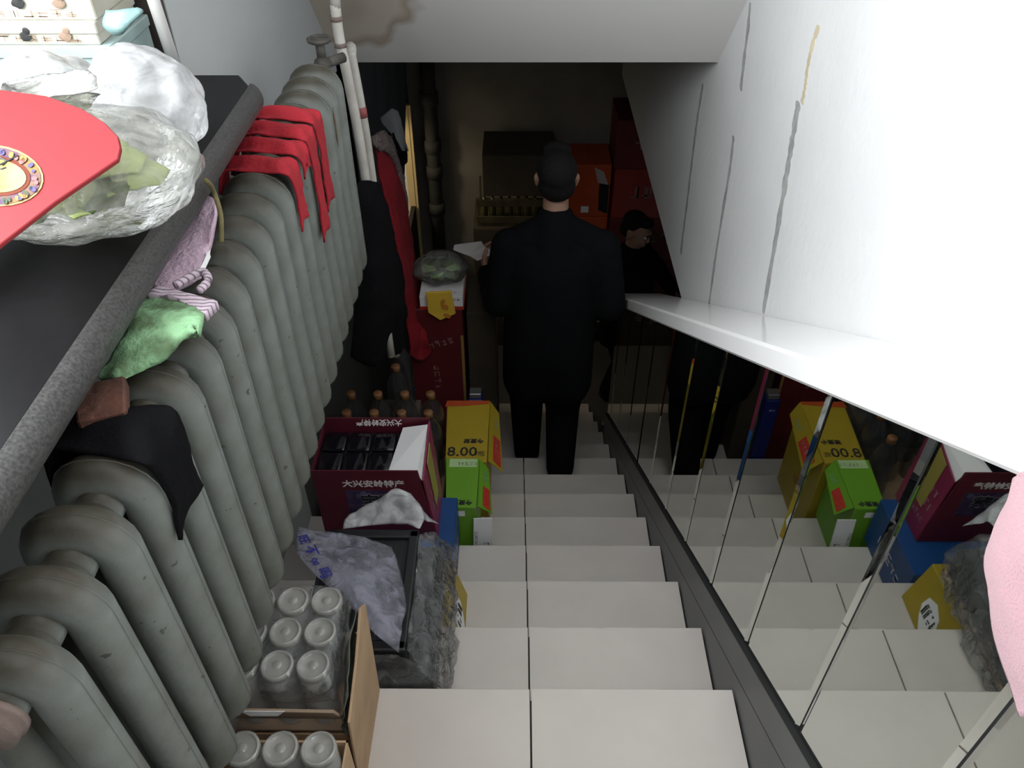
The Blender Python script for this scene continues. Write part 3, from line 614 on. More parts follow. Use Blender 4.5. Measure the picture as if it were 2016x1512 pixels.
def carton_walls(name, label, x0, x1, y0, y1, z0, z1, t_=.004, m=CARD, group=None, skip=()):
    t = thing(name, ((x0 + x1) / 2, (y0 + y1) / 2, z0), label, 'carton', group)
    child('base', box(x0, x1, y0, y1, z0, z0 + t_), m, t)
    for k, q in (('far', (x0, x1, y1 - t_, y1)), ('near', (x0, x1, y0, y0 + t_)), ('left', (x0, x0 + t_, y0, y1)), ('right', (x1 - t_, x1, y0, y1))):
        if k not in skip: child('side_panel', box(*q, z0 + t_, z1), m, t)
    return t
ca = carton_walls('jar_carton', 'tall brown cardboard carton of jars with raised torn side flap', -.545, -.325, .735, .958, T(0), -1.53, skip=('right',))
child('layer_pad', box(-.54, -.33, .74, .953, ZJ - .18, ZJ - .175), CARDI, ca)
child('side_panel', prism([(-.315, .945, T(0) + .001), (-.30, .925, -1.375), (-.302, .90, -1.350), (-.300, .80, -1.385), (-.300, .70, -1.41), (-.318, .70, T(0) + .001)], (-.005, 0, 0), .001), CARD, ca)
GREY = mat('torn_grey_paper', (.16, .17, .14), .9, var=.4, vscale=40)
child('torn_liner', sheet([[(-.312, .90, -1.36), (-.318, .85, -1.375), (-.314, .78, -1.40), (-.316, .72, -1.42)], [(-.325, .90, -1.43), (-.335, .84, -1.44), (-.328, .78, -1.46), (-.325, .72, -1.47)], [(-.318, .90, -1.50), (-.322, .84, -1.51), (-.320, .78, -1.51), (-.318, .72, -1.51)]], 5, 4, .002, .005, 50), GREY, ca, True)
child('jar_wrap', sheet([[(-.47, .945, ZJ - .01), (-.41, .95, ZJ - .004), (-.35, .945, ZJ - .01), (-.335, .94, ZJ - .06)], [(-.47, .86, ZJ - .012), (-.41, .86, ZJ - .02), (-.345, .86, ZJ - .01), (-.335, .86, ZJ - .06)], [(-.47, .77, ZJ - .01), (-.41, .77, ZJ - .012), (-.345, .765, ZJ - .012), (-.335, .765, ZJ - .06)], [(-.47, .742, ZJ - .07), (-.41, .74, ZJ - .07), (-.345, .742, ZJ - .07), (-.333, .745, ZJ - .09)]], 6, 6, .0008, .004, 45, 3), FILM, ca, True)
child('near_flap', hexa([(-.54, .732, -1.46), (-.325, .732, -1.46), (-.325, .737, -1.46), (-.54, .737, -1.46), (-.545, .70, -1.37), (-.325, .70, -1.375), (-.325, .705, -1.373), (-.545, .705, -1.368)]), CARDI, ca)
child('tape_strip', hexa([(-.475, .6985, -1.385), (-.425, .6985, -1.385), (-.425, .6995, -1.385), (-.475, .6995, -1.385), (-.49, .6985, -1.368), (-.41, .6985, -1.368), (-.41, .6995, -1.368), (-.49, .6995, -1.368)]), WHITE, ca)
cb = carton_walls('jar_carton', 'brown cardboard carton of jars cut by the bottom edge of picture', -.545, -.300, .42, .672, T(-1), -1.42)
for x, nm in ((-.335, 'right'), (-.400, 'middle'), (-.465, 'left')):
    for y, r_ in ((.628, 'front'), (.562, 'second'), (.496, 'third')):
        jar(x, y, ZJ - .008, 'clear jar in carton at bottom edge, %s column, %s row from the tall carton' % (nm, r_), 'jars in the bottom carton')

# ------------------------------------------------------------------ trays wrapped in film
tb = thing('tray_stack', (-.33, 1.18, T(1)), 'stack of black plastic trays wrapped in clear film on cardboard', 'tray')
child('cardboard_base', box(-.55, -.20, .985, 1.40, T(1) + .0005, T(1) + .018, .002), CARD, tb)
DKGR = mat('dark_grey_plastic', (.045, .047, .05), .45)
child('lower_tray', box(-.54, -.20, .99, 1.40, T(1) + .02, -1.80, .008, 2), DKGR, tb)
tx0, tx1, ty0, ty1, tz0, tz1 = -.50, -.262, 1.02, 1.375, -1.798, -1.70
ut = child('upper_tray', box(tx0, tx1, ty0, ty1, tz0, tz1 - .012, .012, 3), BLACKP, tb)
child('tray_rim', merge(box(tx0 - .002, tx1 + .002, ty0 - .002, ty0 + .026, tz1 - .016, tz1, .005, 2), box(tx0 - .002, tx1 + .002, ty1 - .026, ty1 + .002, tz1 - .016, tz1, .005, 2), box(tx0 - .002, tx0 + .026, ty0, ty1, tz1 - .016, tz1, .005, 2), box(tx1 - .026, tx1 + .002, ty0, ty1, tz1 - .016, tz1, .005, 2)), BLACKP, ut, parent=ut)
for i in range(9):
    x = tx0 + .04 + (tx1 - tx0 - .08) * i / 8; child('rib', box(x - .003, x + .003, ty0 + .03, ty1 - .03, tz1 - .013, tz1 - .008), BLACKP, ut, parent=ut)
fw = tb
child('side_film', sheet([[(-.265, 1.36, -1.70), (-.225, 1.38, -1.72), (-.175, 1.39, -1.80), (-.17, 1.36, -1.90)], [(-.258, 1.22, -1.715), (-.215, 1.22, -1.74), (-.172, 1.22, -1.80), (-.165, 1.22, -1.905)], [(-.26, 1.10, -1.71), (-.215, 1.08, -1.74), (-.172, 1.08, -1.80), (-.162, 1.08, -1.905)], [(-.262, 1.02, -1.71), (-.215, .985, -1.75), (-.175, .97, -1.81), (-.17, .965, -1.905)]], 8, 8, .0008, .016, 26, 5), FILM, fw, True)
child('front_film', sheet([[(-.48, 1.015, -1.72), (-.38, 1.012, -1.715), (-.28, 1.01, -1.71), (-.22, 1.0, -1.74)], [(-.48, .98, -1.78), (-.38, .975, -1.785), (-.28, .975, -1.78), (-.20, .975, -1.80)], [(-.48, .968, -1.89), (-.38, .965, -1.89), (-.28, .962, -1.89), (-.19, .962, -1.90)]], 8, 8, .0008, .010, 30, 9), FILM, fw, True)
child('rear_film', sheet([[(-.47, 1.385, -1.71), (-.38, 1.39, -1.70), (-.30, 1.39, -1.695), (-.26, 1.375, -1.70)], [(-.46, 1.42, -1.70), (-.38, 1.435, -1.66), (-.31, 1.44, -1.615), (-.25, 1.41, -1.70)], [(-.45, 1.46, -1.74), (-.38, 1.47, -1.72), (-.30, 1.47, -1.70), (-.22, 1.44, -1.76)]], 8, 8, .001, .010, 26, 12), FILMW, fw, True)
vb = thing('marked_bag', (-.40, 1.15, -1.69), 'lilac clear plastic bag with blue handwriting lying across black tray', 'bag')
Zb = -1.675
def bagpt(px, py, z=Zb): return at(px, py, Z=z)
vrow = [[bagpt(588, 1038, -1.62), bagpt(660, 1048, -1.64), bagpt(735, 1062), bagpt(770, 1075)], [bagpt(582, 1080, -1.60), bagpt(655, 1095, -1.615), bagpt(720, 1100, -1.63), bagpt(785, 1120)], [bagpt(605, 1115, -1.60), bagpt(660, 1135, -1.605), bagpt(730, 1150, -1.63), bagpt(800, 1185)], [bagpt(640, 1150, -1.61), bagpt(690, 1180, -1.62), bagpt(750, 1210, -1.64), bagpt(792, 1230)], [bagpt(700, 1205, -1.65), bagpt(730, 1240, -1.655), bagpt(765, 1270), bagpt(785, 1285)]]
child('bag_film', sheet(vrow, 8, 8, .001, .006, 30, 15), FILMV, vb, True)
nb = (vrow[2][0] - vrow[0][0]).cross(vrow[1][2] - vrow[1][0]).normalized(); nb = nb if nb.z > 0 else -nb
ud = (bagpt(640, 1150, -1.605) - bagpt(590, 1050, -1.605)).normalized()
vd = nb.cross(ud).normalized()
for s_, px, py, sz in (('旺', 597, 1062, .030), ('不', 612, 1084, .034), ('00', 620, 1106, .022), ('吗', 638, 1128, .034)):
    o = bagpt(px, py, -1.588); text(s_, sz, o, ud, vd, INKBL, vb, bold=.0006)

# ------------------------------------------------------------------ boxes on the steps below
blu = thing('carton', (-.36, 1.64, T(3)), 'blue printed carton under the maroon box on the step', 'carton')
child('body', box(-.58, -.200, 1.492, 1.80, T(3) + .001, -2.054, .003), BLUE, blu); strokes(5, .18, .04, (-.1995, 1.63, -2.16), (0, 1, 0), (0, 0, 1), INKW, blu, 3)
text('A', .05, (-.1942, 1.58, -2.19), (0, 1, 0), (0, 0, 1), mat('pale_blue_ink', (.55, .62, .75), .6), blu) if False else None
yb2 = thing('carton', (-.30, 1.34, T(2)), 'yellow carton with white brush lettered label under the trays', 'carton')
child('body', hexa([(-.50, 1.225, T(2) + .001), (-.150, 1.225, T(2) + .001), (-.150, 1.44, T(2) + .001), (-.50, 1.44, T(2) + .001), (-.50, 1.225, -1.925), (-.190, 1.225, -1.925), (-.190, 1.44, -1.925), (-.50, 1.44, -1.925)], .002), YEL, yb2)
nrm = Vector((1, 0, .247)).normalized(); cc = Vector((-.1665, 1.32, -2.02))
child('label_patch', prism([cc + nrm * .001 + Vector((-.247 * z, y, z)) for y, z in ((-.05, -.045), (.0, -.055), (.03, -.03), (.05, .0), (.045, .035), (.01, .05), (-.03, .03), (-.045, .0))], nrm * .0006), WHITE, yb2)
strokes(4, .07, .04, cc + nrm * .002, (0, 1, 0), (-.247, 0, 1), INKB, yb2, 8)
mr = thing('berry_box', (-.44, 1.71, -2.052), 'open maroon gift carton with white lettering and dark berry packs', 'carton')
mx0, mx1, my0, my1, mz0, mz1 = -.606, -.274, 1.62, 1.812, -2.052, -1.735
child('near_panel', prism([(mx0, my0, mz0), (mx1 + .022, my0, mz0), (mx1 - .018, my0, mz1), (mx0, my0, mz1)], (0, .004, 0)), MAROON, mr)
child('far_panel', hexa([(mx0, my1 - .004, mz0), (mx1, my1 - .004, mz0), (mx1, my1, mz0), (mx0, my1, mz0), (mx0, my1 + .008, mz1 + .024), (mx1, my1 + .008, mz1 + .024), (mx1, my1 + .012, mz1 + .024), (mx0, my1 + .012, mz1 + .024)]), MAROON, mr)
child('left_panel', box(mx0, mx0 + .004, my0 + .004, my1 - .004, mz0, mz1), MAROON, mr)
child('right_panel', hexa([(mx1 + .018, my0 + .005, mz0), (mx1 + .023, my0 + .005, mz0), (mx1 + .023, my1, mz0), (mx1 + .018, my1, mz0), (mx1 - .008, my0 + .005, mz1 - .045), (mx1 - .003, my0 + .005, mz1 - .045), (mx1 + .004, my1, mz1 + .018), (mx1 - .001, my1, mz1 + .018)]), mat('magenta_maroon_print', (.24, .024, .075), .4, var=.2), mr)
child('packing_tape', hexa([(mx1 + .019, 1.675, -1.95), (mx1 + .0215, 1.675, -1.95), (mx1 + .0215, 1.735, -1.95), (mx1 + .019, 1.735, -1.95), (mx1 + .002, 1.68, mz1 - .03), (mx1 + .0045, 1.68, mz1 - .03), (mx1 + .0065, 1.745, mz1 - .008), (mx1 + .004, 1.745, mz1 - .008)]), mat('olive_packing_tape', (.30, .25, .06), .3), mr)
child('base', box(mx0, mx1, my0 + .004, my1 - .004, mz0, mz0 + .004), MAROON, mr)
child('white_divider', prism([(-.380, 1.626, mz1 - .012), (-.296, 1.626, mz1 - .012), (-.283, 1.63, mz1 - .055), (-.277, 1.806, mz1 + .010), (-.355, 1.806, mz1 - .004)], (0, 0, .002)), WHITE, mr)
child('inner_tray', box(mx0 + .005, -.36, my0 + .005, my1 - .005, mz1 - .055, mz1 - .03), BLACKP, mr)
DKV = mat('dark_glossy_pack', (.006, .005, .008), .1, coat=.5)
for i in range(3):
    for j in range(2):
        child('berry_pack', box(-.595 + i * .076, -.524 + i * .076, 1.632 + j * .086, 1.712 + j * .086, mz1 - .03, mz1 - .012, .008, 3), DKV, mr, True)
text('大兴安岭特产', .031, (-.428, my0 - .0006, -1.792), (1, 0, 0), (0, 0, 1), INKW, mr, bold=.0006)
text('大兴安岭特产', .024, (-.43, my1 + .003, mz1 + .012), (-1, 0, 0), (0, -.35, -1), INKW, mr, bold=.0004)
PUR = mat('berry_photo_print', (.07, .045, .11), .5, col2=(.02, .012, .04), vscale=35)
child('picture_panel', box(-.515, -.325, my0 - .0008, my0, -1.925, -1.820), PUR, mr)
for i in range(14):
    rr = random.Random(i); child('printed_berry', lathe([(.0, -.0004), (.010, -.0004), (.010, .0)], 10, 'Y', (rr.uniform(-.50, -.335), my0 - .001, rr.uniform(-1.915, -1.83))), mat('berry_violet%d' % (i % 3), (.06 + .03 * (i % 3), .055 + .03 * (i % 3), .12 + .04 * (i % 3)), .5), mr)
OUTL = mat('pale_outline_ink', (.34, .32, .36), .6)
for ch, x in (('宝', -.445), ('莓', -.385)):
    text(ch, .060, (x, my0 - .002, -1.868), (1, 0, 0), (0, 0, 1), INKB, mr, bold=.0015); text(ch, .060, (x, my0 - .0012, -1.868), (1, 0, 0), (0, 0, 1), OUTL, mr, bold=.0026)
PINKI = mat('pink_ink', (.40, .22, .27), .6)
strokes(8, .15, .035, (mx1 + .0155, 1.715, -1.92), (0, 1, 0), (-.1, 0, 1), PINKI, mr, 4); strokes(8, .15, .02, (mx1 + .0215, 1.715, -1.98), (0, 1, 0), (-.1, 0, 1), PINKI, mr, 5); strokes(6, .15, .03, (mx1 + .0105, 1.715, -1.865), (0, 1, 0), (-.1, 0, 1), PINKI, mr, 6)

# bottles
BOTM = mat('smoky_clear_bottle', (.05, .052, .055), .04, alpha=.42, spec=1.0, coat=1)
CAPM = mat('orange_brown_cap', (.22, .10, .04), .45)
BOT = lathe([(.0, .0), (.043, .0), (.047, .006), (.047, .09), (.044, .10), (.047, .11), (.047, .20), (.043, .235), (.030, .268), (.016, .290), (.0145, .312), (.0, .312)], 22)
CAP = lathe([(.0145, .300), (.0175, .301), (.0175, .322), (.016, .325), (.0, .325)], 18)
bot0 = None
def bottle(x, y, ztop, label, group):
    global bot0
    if bot0 is None:
        bot0 = thing('bottle', (x, y, ztop - .325), label, 'bottle', group)
        for nm, me, m in (('bottle_body', BOT, BOTM), ('cap', CAP, CAPM)):
            c = child(nm, me, m, bot0, True); c.matrix_parent_inverse = Matrix.Identity(4)
        return bot0
    b_ = copy_tree(bot0, Vector((x, y, ztop - .325)) - bot0.location, label); b_['group'] = group; return b_
ZCAP = -2.02
for (x, cl) in ((-.632, 'nearest the radiator'), (-.530, 'second from the radiator'), (-.428, 'third from the radiator'), (-.330, 'nearest the yellow carton')):
    for y, rw in ((2.185, 'front'), (2.290, 'back')):
        bottle(x, y, ZCAP, 'orange capped clear bottle, %s row behind maroon box, %s' % (rw, cl), 'bottles behind the maroon box')
bottle(-.335, 2.080, ZCAP - .02, 'orange capped clear bottle squeezed between maroon box and yellow carton', 'bottles behind the maroon box')
solo('carton', box(-.70, -.285, 2.035, 2.35, T(5) + .001, ZCAP - .346, .003), CARD, 'flat brown carton under the bottle packs', 'carton')
bp_ = at(785, 672, Z=-1.98)
bottle(bp_.x, bp_.y, -1.98, 'clear bottle standing alone in shadow before red cloth', 'bottles near the red coat'); bp2 = bp_ + Vector((-.005, -.105, 0)); bottle(bp2.x, bp2.y, -2.02, 'second clear bottle in shadow just before the lone one', 'bottles near the red coat')
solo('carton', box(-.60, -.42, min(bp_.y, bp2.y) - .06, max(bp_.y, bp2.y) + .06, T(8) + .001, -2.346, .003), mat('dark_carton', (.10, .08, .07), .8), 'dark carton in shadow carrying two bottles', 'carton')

# yellow and green drink cartons
def drink_box(name, label, x0, x1, y0, y1, z0, z1, m, flap, seed):
    t = thing(name, ((x0 + x1) / 2, (y0 + y1) / 2, z0), label, 'carton')
    child('body', hexa([(x0, y0, z0), (x1, y0, z0), (x1, y1, z0), (x0, y1, z0), (x0 + .004, y0, z1), (x1, y0, z1), (x1 + .003, y1, z1), (x0 - .012, y1, z1)], .002), m, t)
    fd = Vector(flap)
    f = child('open_flap', hexa([Vector((x1 + .0035, y0 + .02, z1 - .001)) + fd * 1.0, Vector((x1 + .0035, y1 - .02, z1 - .001)) + fd * .62, Vector((x1 + .006, y1 - .02, z1 - .002)) + fd * .62, Vector((x1 + .006, y0 + .02, z1 - .002)) + fd * 1.0, (x1 + .0035, y0 + .005, z1 - .001), (x1 + .0035, y1 - .005, z1 - .001), (x1 + .006, y1 - .005, z1 + .001), (x1 + .006, y0 + .005, z1 + .001)]), m, t)
    n = Vector((0, 1, 0)).cross(fd).normalized(); n = n if n.x > 0 else -n
    def fp(u, v): return Vector((x1 + .006, y0 + .01 + (y1 - y0 - .02) * u, z1)) + fd * v + n * .0012
    child('red_label', prism([fp(.06, .30), fp(.48, .27), fp(.48, .72), fp(.06, .84)], n * .0006), INKR, t)
    strokes(5, (y1 - y0) * .34, fd.length * .28, fp(.27, .53) + n * .0012, (0, -1, 0), tuple(-fd), INKW, t, seed)
    strokes(3, (y1 - y0) * .2, fd.length * .25, fp(.70, .40) + n * .0006, (0, -1, 0), tuple(-fd), mat('dull_teal_ink', (.20, .36, .26), .6), t, seed + 1)
    return t
yl = drink_box('drink_carton', 'yellow drink carton with black price and drooping flap', -.268, -.112, 2.055, 2.39, T(5) + .001, -2.15, YEL, (.052, 0, -.075), 11)
child('red_top_band', prism([(-.285, 2.355, -2.1492), (-.20, 2.36, -2.1492), (-.112, 2.372, -2.1492), (-.110, 2.39, -2.1492), (-.280, 2.39, -2.1492)], (0, 0, .0005)), ORG, yl)
text('今麦郎', .026, (-.165, 2.165, -2.1492), (-1, 0, 0), (0, -1, 0), INKB, yl, bold=.0008)
text('8.00', .066, (-.205, 2.105, -2.1492), (1, 0, 0), (0, 1, 0), INKB, yl, bold=.0008); text('/瓶', .028, (-.137, 2.095, -2.1492), (1, 0, 0), (0, 1, 0), INKB, yl)
child('price_strip', box(-.25, -.115, 2.0546, 2.055, -2.22, -2.152), YEL, yl)
hand = mat('grey_print', (.45, .45, .45), .6)
strokes(4, .10, .05, (-.111, 2.2, -2.42), (0, 1, 0), (0, 0, 1), mat('red_brown_ink', (.5, .10, .04), .6), yl, 22)
gn = drink_box('drink_carton', 'lime green drink carton with red label on its folded flap', -.248, -.140, 1.812, 2.045, T(4) + .001, -2.12, GRN, (.048, 0, -.055), 14)
text('今麦郎', .024, (-.19, 1.835, -2.1192), (-1, 0, 0), (0, -1, 0), INKB, gn, bold=.0008)
child('pale_top_strip', box(-.245, -.145, 2.0, 2.04, -2.1194, -2.1188), mat('pale_green_print', (.45, .62, .30), .5), gn); strokes(6, .07, .018, (-.18, 2.015, -2.1186), (1, 0, 0), (0, 1, 0), mat('grey_green_ink', (.25, .33, .2), .6), gn, 6)
child('white_sticker', box(-.225, -.180, 1.8108, 1.812, -2.165, -2.14), WHITE, gn)
cd = thing('price_card', (-.12, 1.8, T(4)), 'white printed card standing against green carton at stair edge', 'card')
child('card', hexa([(-.158, 1.775, T(4) + .003), (-.092, 1.775, T(4) + .003), (-.092, 1.778, T(4) + .003), (-.158, 1.778, T(4) + .003), (-.150, 1.80, -2.165), (-.086, 1.80, -2.165), (-.086, 1.803, -2.165), (-.150, 1.803, -2.165)]), WHITE, cd)
strokes(9, .10, .010, (-.143, 1.7866, -2.27), (0, .05, 1), (-1, 0, 0), INKB, cd, 31); strokes(2, .03, .018, (-.108, 1.785, -2.29), (0, .05, 1), (-1, 0, 0), INKB, cd, 32)

# red cartons, brown carton and packets in the shadow
rb = thing('red_carton', (-.37, 3.1, T(8)), 'tall dark red carton in shadow with gold pattern edge', 'carton')
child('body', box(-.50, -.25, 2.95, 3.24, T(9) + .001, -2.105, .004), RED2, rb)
child('gold_edge', box(-.262, -.2495, 2.949, 2.9504, -2.75, -2.25), mat('gold_border', (.40, .25, .08), .5, var=.3, vscale=40), rb)
text('酒', .05, (-.36, 2.9492, -2.42), (1, 0, 0), (0, 0, 1), mat('dull_pink_ink', (.36, .20, .20), .6), rb) if False else strokes(5, .16, .035, (-.37, 2.9494, -2.30), (.95, 0, .3), (-.3, 0, .95), mat('dull_pink_ink', (.36, .20, .20), .6), rb, 41)
strokes(4, .16, .03, (-.385, 2.9494, -2.50), (0, 0, -1), (1, 0, 0), mat('dull_pink_ink', (.36, .20, .20), .6), rb, 42)
wb = thing('flat_box', (-.34, 3.07, -2.1), 'flat white box with red rim on top of red carton', 'box')
child('lid', box(-.435, -.243, 2.945, 3.20, -2.085, -2.03, .002), WHITE, wb); child('red_rim', box(-.438, -.240, 2.948, 3.203, -2.104, -2.084, .001), INKR, wb)
strokes(9, .15, .012, (-.33, 2.9445, -2.05), (1, 0, 0), (0, 0, 1), INKB, wb, 44); strokes(7, .15, .02, (-.34, 2.975, -2.0292), (1, 0, 0), (0, 1, 0), mat('red_pale_ink', (.6, .25, .25), .6), wb, 45)
leafy('salad_greens', 'bunch of green salad leaves in the clear bag on white box', (-.345, 3.08, -1.975), (.10, .09, .055), 16, [mat('bright_leaf', (.16, .34, .05), .45, col2=(.35, .50, .22), vscale=16), LEAFD], 9)
film_bag('plastic_bag', 'clear plastic bag of salad greens on white box in shadow', (-.345, 3.08, -1.965), (.118, .10, .065), film('bag_film_c', (.75, .77, .78), .2), 51, .15, -2.028, knot=False)
pk = thing('snack_packet', (-.36, 2.93, -2.2), 'yellow snack packet hanging on front of red carton', 'packet')
pp = [at(838, 577, Y=2.925), at(888, 574, Y=2.925), at(897, 618, Y=2.925), at(867, 631, Y=2.920), at(843, 616, Y=2.925)]
child('packet', prism(pp, (0, .012, 0), .002), mat('bright_yellow_foil', (.78, .50, .06), .35), pk)
for (cx, cy, a, bb) in ((876, 605, 7, 5), (880, 622, 8, 4), (872, 595, 4, 6)): child('printed_spot', prism([at(x, y, Y=2.9185) for x, y in ellipse(cx, cy, a, bb, .4, 10)], (0, .0008, 0)), mat('burnt_orange_ink', (.55, .22, .03), .6), pk)
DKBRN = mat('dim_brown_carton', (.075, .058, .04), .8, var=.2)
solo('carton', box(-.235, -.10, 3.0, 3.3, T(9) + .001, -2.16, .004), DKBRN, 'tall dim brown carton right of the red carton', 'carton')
bpk = thing('blue_packet', (-.19, 2.86, T(8)), 'small navy packet with white print beside dark brown carton', 'packet')
child('packet_body', box(-.235, -.165, 2.85, 2.92, T(8) + .001, -2.56, .004), mat('navy_print', (.01, .02, .16), .4), bpk); child('silver_top', box(-.228, -.172, 2.86, 2.91, -2.56, -2.53, .003), mat('dim_foil', (.3, .3, .3), .3, metal=.6), bpk)
strokes(3, .03, .015, (-.205, 2.8494, -2.62), (1, 0, 0), (0, 0, 1), INKW, bpk, 50)

# coats and bag hanging at the left below the soffit
def hang(rows, name, label, m, cat='coat', wr=.012, wf=14, thick=.012, seed=0, par=None):
    if par: return child(name, sheet(rows, 6, 6, thick, wr, wf, seed), m, par, True, parent=par)
    return solo(name, sheet(rows, 6, 6, thick, wr, wf, seed), m, label, cat, smooth=True)
REDCOAT = mat('dark_red_wool', (.27, .008, .016), .9, bump=.4, bscale=150, var=.2)
XC = -.55
rcoat = hang([[at(742, 292, Y=2.97), at(758, 285, Y=3.10), at(772, 300, Y=3.28)], [at(752, 350, Y=2.95), at(775, 345, Y=3.08), at(796, 380, Y=3.25)], [at(775, 450, Y=2.92), at(795, 450, Y=3.05), at(810, 470, Y=3.22)], [at(795, 560, Y=2.90), at(812, 560, Y=3.0), at(824, 570, Y=3.15)], [at(805, 660, Y=2.88), at(825, 660, Y=2.93), at(840, 660, Y=2.94)], [at(808, 700, Y=2.86), at(830, 710, Y=2.90), at(850, 690, Y=2.92)]], 'red_coat', 'long dark red coat hanging past the radiator end', REDCOAT, seed=1)
FUR = mat('brown_speckled_fur', (.13, .085, .075), .95, col2=(.28, .25, .24), vscale=120, bump=1, bscale=160)
hang([[at(735, 268, Y=2.96), at(752, 258, Y=3.06), at(768, 275, Y=3.2)], [at(742, 292, Y=2.95), at(765, 290, Y=3.06), at(780, 310, Y=3.2)], [at(768, 300, Y=3.1), at(782, 325, Y=3.15), at(790, 350, Y=3.24)], [at(788, 370, Y=3.2), at(796, 400, Y=3.22), at(802, 420, Y=3.24)]], 'fur_collar', 'speckled brown fur trim on collar of the red coat', FUR, 'collar', .010, 40, .02, 3, rcoat)
hang([[at(700, 368, Y=2.14), at(722, 355, Y=2.18), at(744, 362, Y=2.30)], [at(704, 430, Y=2.13), at(735, 420, Y=2.18), at(765, 430, Y=2.34)], [at(704, 520, Y=2.13), at(745, 520, Y=2.17), at(785, 520, Y=2.38)], [at(698, 620, Y=2.12), at(748, 620, Y=2.16), at(798, 620, Y=2.40)], [at(690, 700, Y=2.12), at(735, 720, Y=2.16), at(790, 690, Y=2.40)]], 'black_coat', 'black coat hanging beside the radiator in front of red coat', BLACKC, seed=5)
GBAG = mat('grey_nylon', (.20, .21, .22), .6)
gbg = thing('hanging_bag', at(785, 270, Y=3.55), 'grey bag with black handle hanging in front of the lit doorway', 'bag')
child('bag_body', sheet([[at(748, 232, Y=3.5), at(770, 215, Y=3.5), at(782, 218, Y=3.52)], [at(755, 245, Y=3.5), at(775, 240, Y=3.5), at(790, 245, Y=3.53)], [at(770, 262, Y=3.5), at(785, 268, Y=3.5), at(798, 280, Y=3.54)], [at(790, 295, Y=3.5), at(795, 297, Y=3.5), at(801, 298, Y=3.55)]], 5, 5, .012, .006, 25), GBAG, gbg, True)
child('black_pouch', sheet([[at(768, 258, Y=3.52), at(775, 260, Y=3.5), at(784, 270, Y=3.52)], [at(772, 290, Y=3.52), at(785, 290, Y=3.5), at(799, 300, Y=3.52)], [at(776, 318, Y=3.52), at(790, 326, Y=3.5), at(799, 318, Y=3.52)]], 5, 5, .02, .004, 25), BLACKC, gbg, True)
CURT = mat('dark_grey_curtain', (.075, .08, .085), .9, bump=.2)
rows = []
for i in range(5):
    z = -1.05 - i * .34; row = []
    yend = (5.40, 5.40, 5.38, 5.0, 4.6)[i]
    for j in range(15): yy = 3.42 + (yend - 3.42) * j / 14; row.append((XN + .07 + .035 * math.sin(j * 2.2), yy, z))
    rows.append(row)
solo('curtain', sheet(rows, 3, 4, .004, .006, 8), CURT, 'dark grey pleated curtain partly drawn over the lit doorway', 'curtain', smooth=True)
rnd = random.Random(2); PK = mat('dim_clay_pipe', (.05, .048, .042), .8, var=.3, vscale=9)
dp = solo('drain_pipe', tube([(-.62, 5.55, FLOOR), (-.62, 5.55, -1.02)], .05, 14), PK, 'dim jointed drain pipe in far left corner', 'pipe', smooth=True)
for z in (-3.5, -3.05, -2.75, -2.55, -2.2, -1.5): child('pipe_collar', tube([(-.62, 5.55, z), (-.62, 5.55, z + .09)], .062, 14), PK, dp, True, parent=dp)

# far end of the basement: cartons
def far_box(name, label, x0, x1, y0, y1, z0, z1, m, seed, prints=True, group=None):
    t = thing(name, ((x0 + x1) / 2, (y0 + y1) / 2, z0), label, 'carton', group)
    child('body', box(x0, x1, y0, y1, z0, z1, .004), m, t); child('top_flap', box(x0 + .002, (x0 + x1) / 2 - .003, y0 + .002, y1 - .002, z1, z1 + .004), m, t); child('top_flap', box((x0 + x1) / 2 + .003, x1 - .002, y0 + .002, y1 - .002, z1, z1 + .004), m, t)
    if prints: strokes(4, (x1 - x0) * .6, (z1 - z0) * .28, ((x0 + x1) / 2, y0 - .0006, z0 + (z1 - z0) * .55), (1, 0, 0), (0, 0, 1), mat('faded_print', (.20, .14, .13), .6), t, seed)
    return t
zs = [FLOOR + .001, -3.57, -3.26, -2.90, -2.52, -2.17]
labs = ['dark red carton at bottom of right far stack', 'dark red carton second from floor in right far stack', 'red carton with pale band in middle of right far stack', 'bright red carton with white print behind the crouching man', 'dull red carton on top of right far stack']
for i in range(5):
    far_box('red_carton', labs[i], .665 + .01 * (i % 2), 1.22, 5.20, 5.60, zs[i], zs[i + 1] - .006, (RED2, RED2, RED2, mat('scarlet_print', (.26, .03, .02), .5, var=.1), RED2)[i], 60 + i, True, 'red cartons stacked at far right')
for i, (z0_, z1_) in enumerate(((FLOOR + .001, -3.45), (-3.444, -2.92), (-2.914, -2.515))):
    t = far_box('orange_carton', ('orange carton on floor beside red stack', 'orange carton in middle beside red stack', 'orange carton on top with torn white paper beside red stack')[i], .36, .655, 5.25, 5.60, z0_, z1_, ORG, 70 + i, i < 2, 'orange cartons')
    if i == 2:
        child('torn_paper', prism([(.535, 5.2492, -2.53), (.60, 5.2492, -2.56), (.64, 5.2492, -2.66), (.565, 5.2492, -2.645)], (0, -.002, 0)), mat('dim_paper', (.40, .36, .34), .7), t)
        child('dark_opening', prism([(.575, 5.2492, -2.65), (.645, 5.2492, -2.66), (.648, 5.2492, -2.89), (.58, 5.2492, -2.86)], (0, -.001, 0)), BLACKP, t)
        child('small_label', box(.455, .51, 5.2484, 5.2496, -2.88, -2.83), WHITE, t)
t = far_box('carton', 'wide brown carton on top of stack at far wall', -.245, .245, 5.15, 5.55, -2.70, -2.40, DKBRN, 80, False)
crt = thing('bottle_crate', (0, 5.3, -2.9), 'wooden crate with bottles between cartons at far wall', 'crate')
child('crate_base', box(-.29, .20, 5.12, 5.5, -2.92, -2.90), mat('dim_wood', (.10, .08, .04), .8, var=.4, vscale=15), crt)
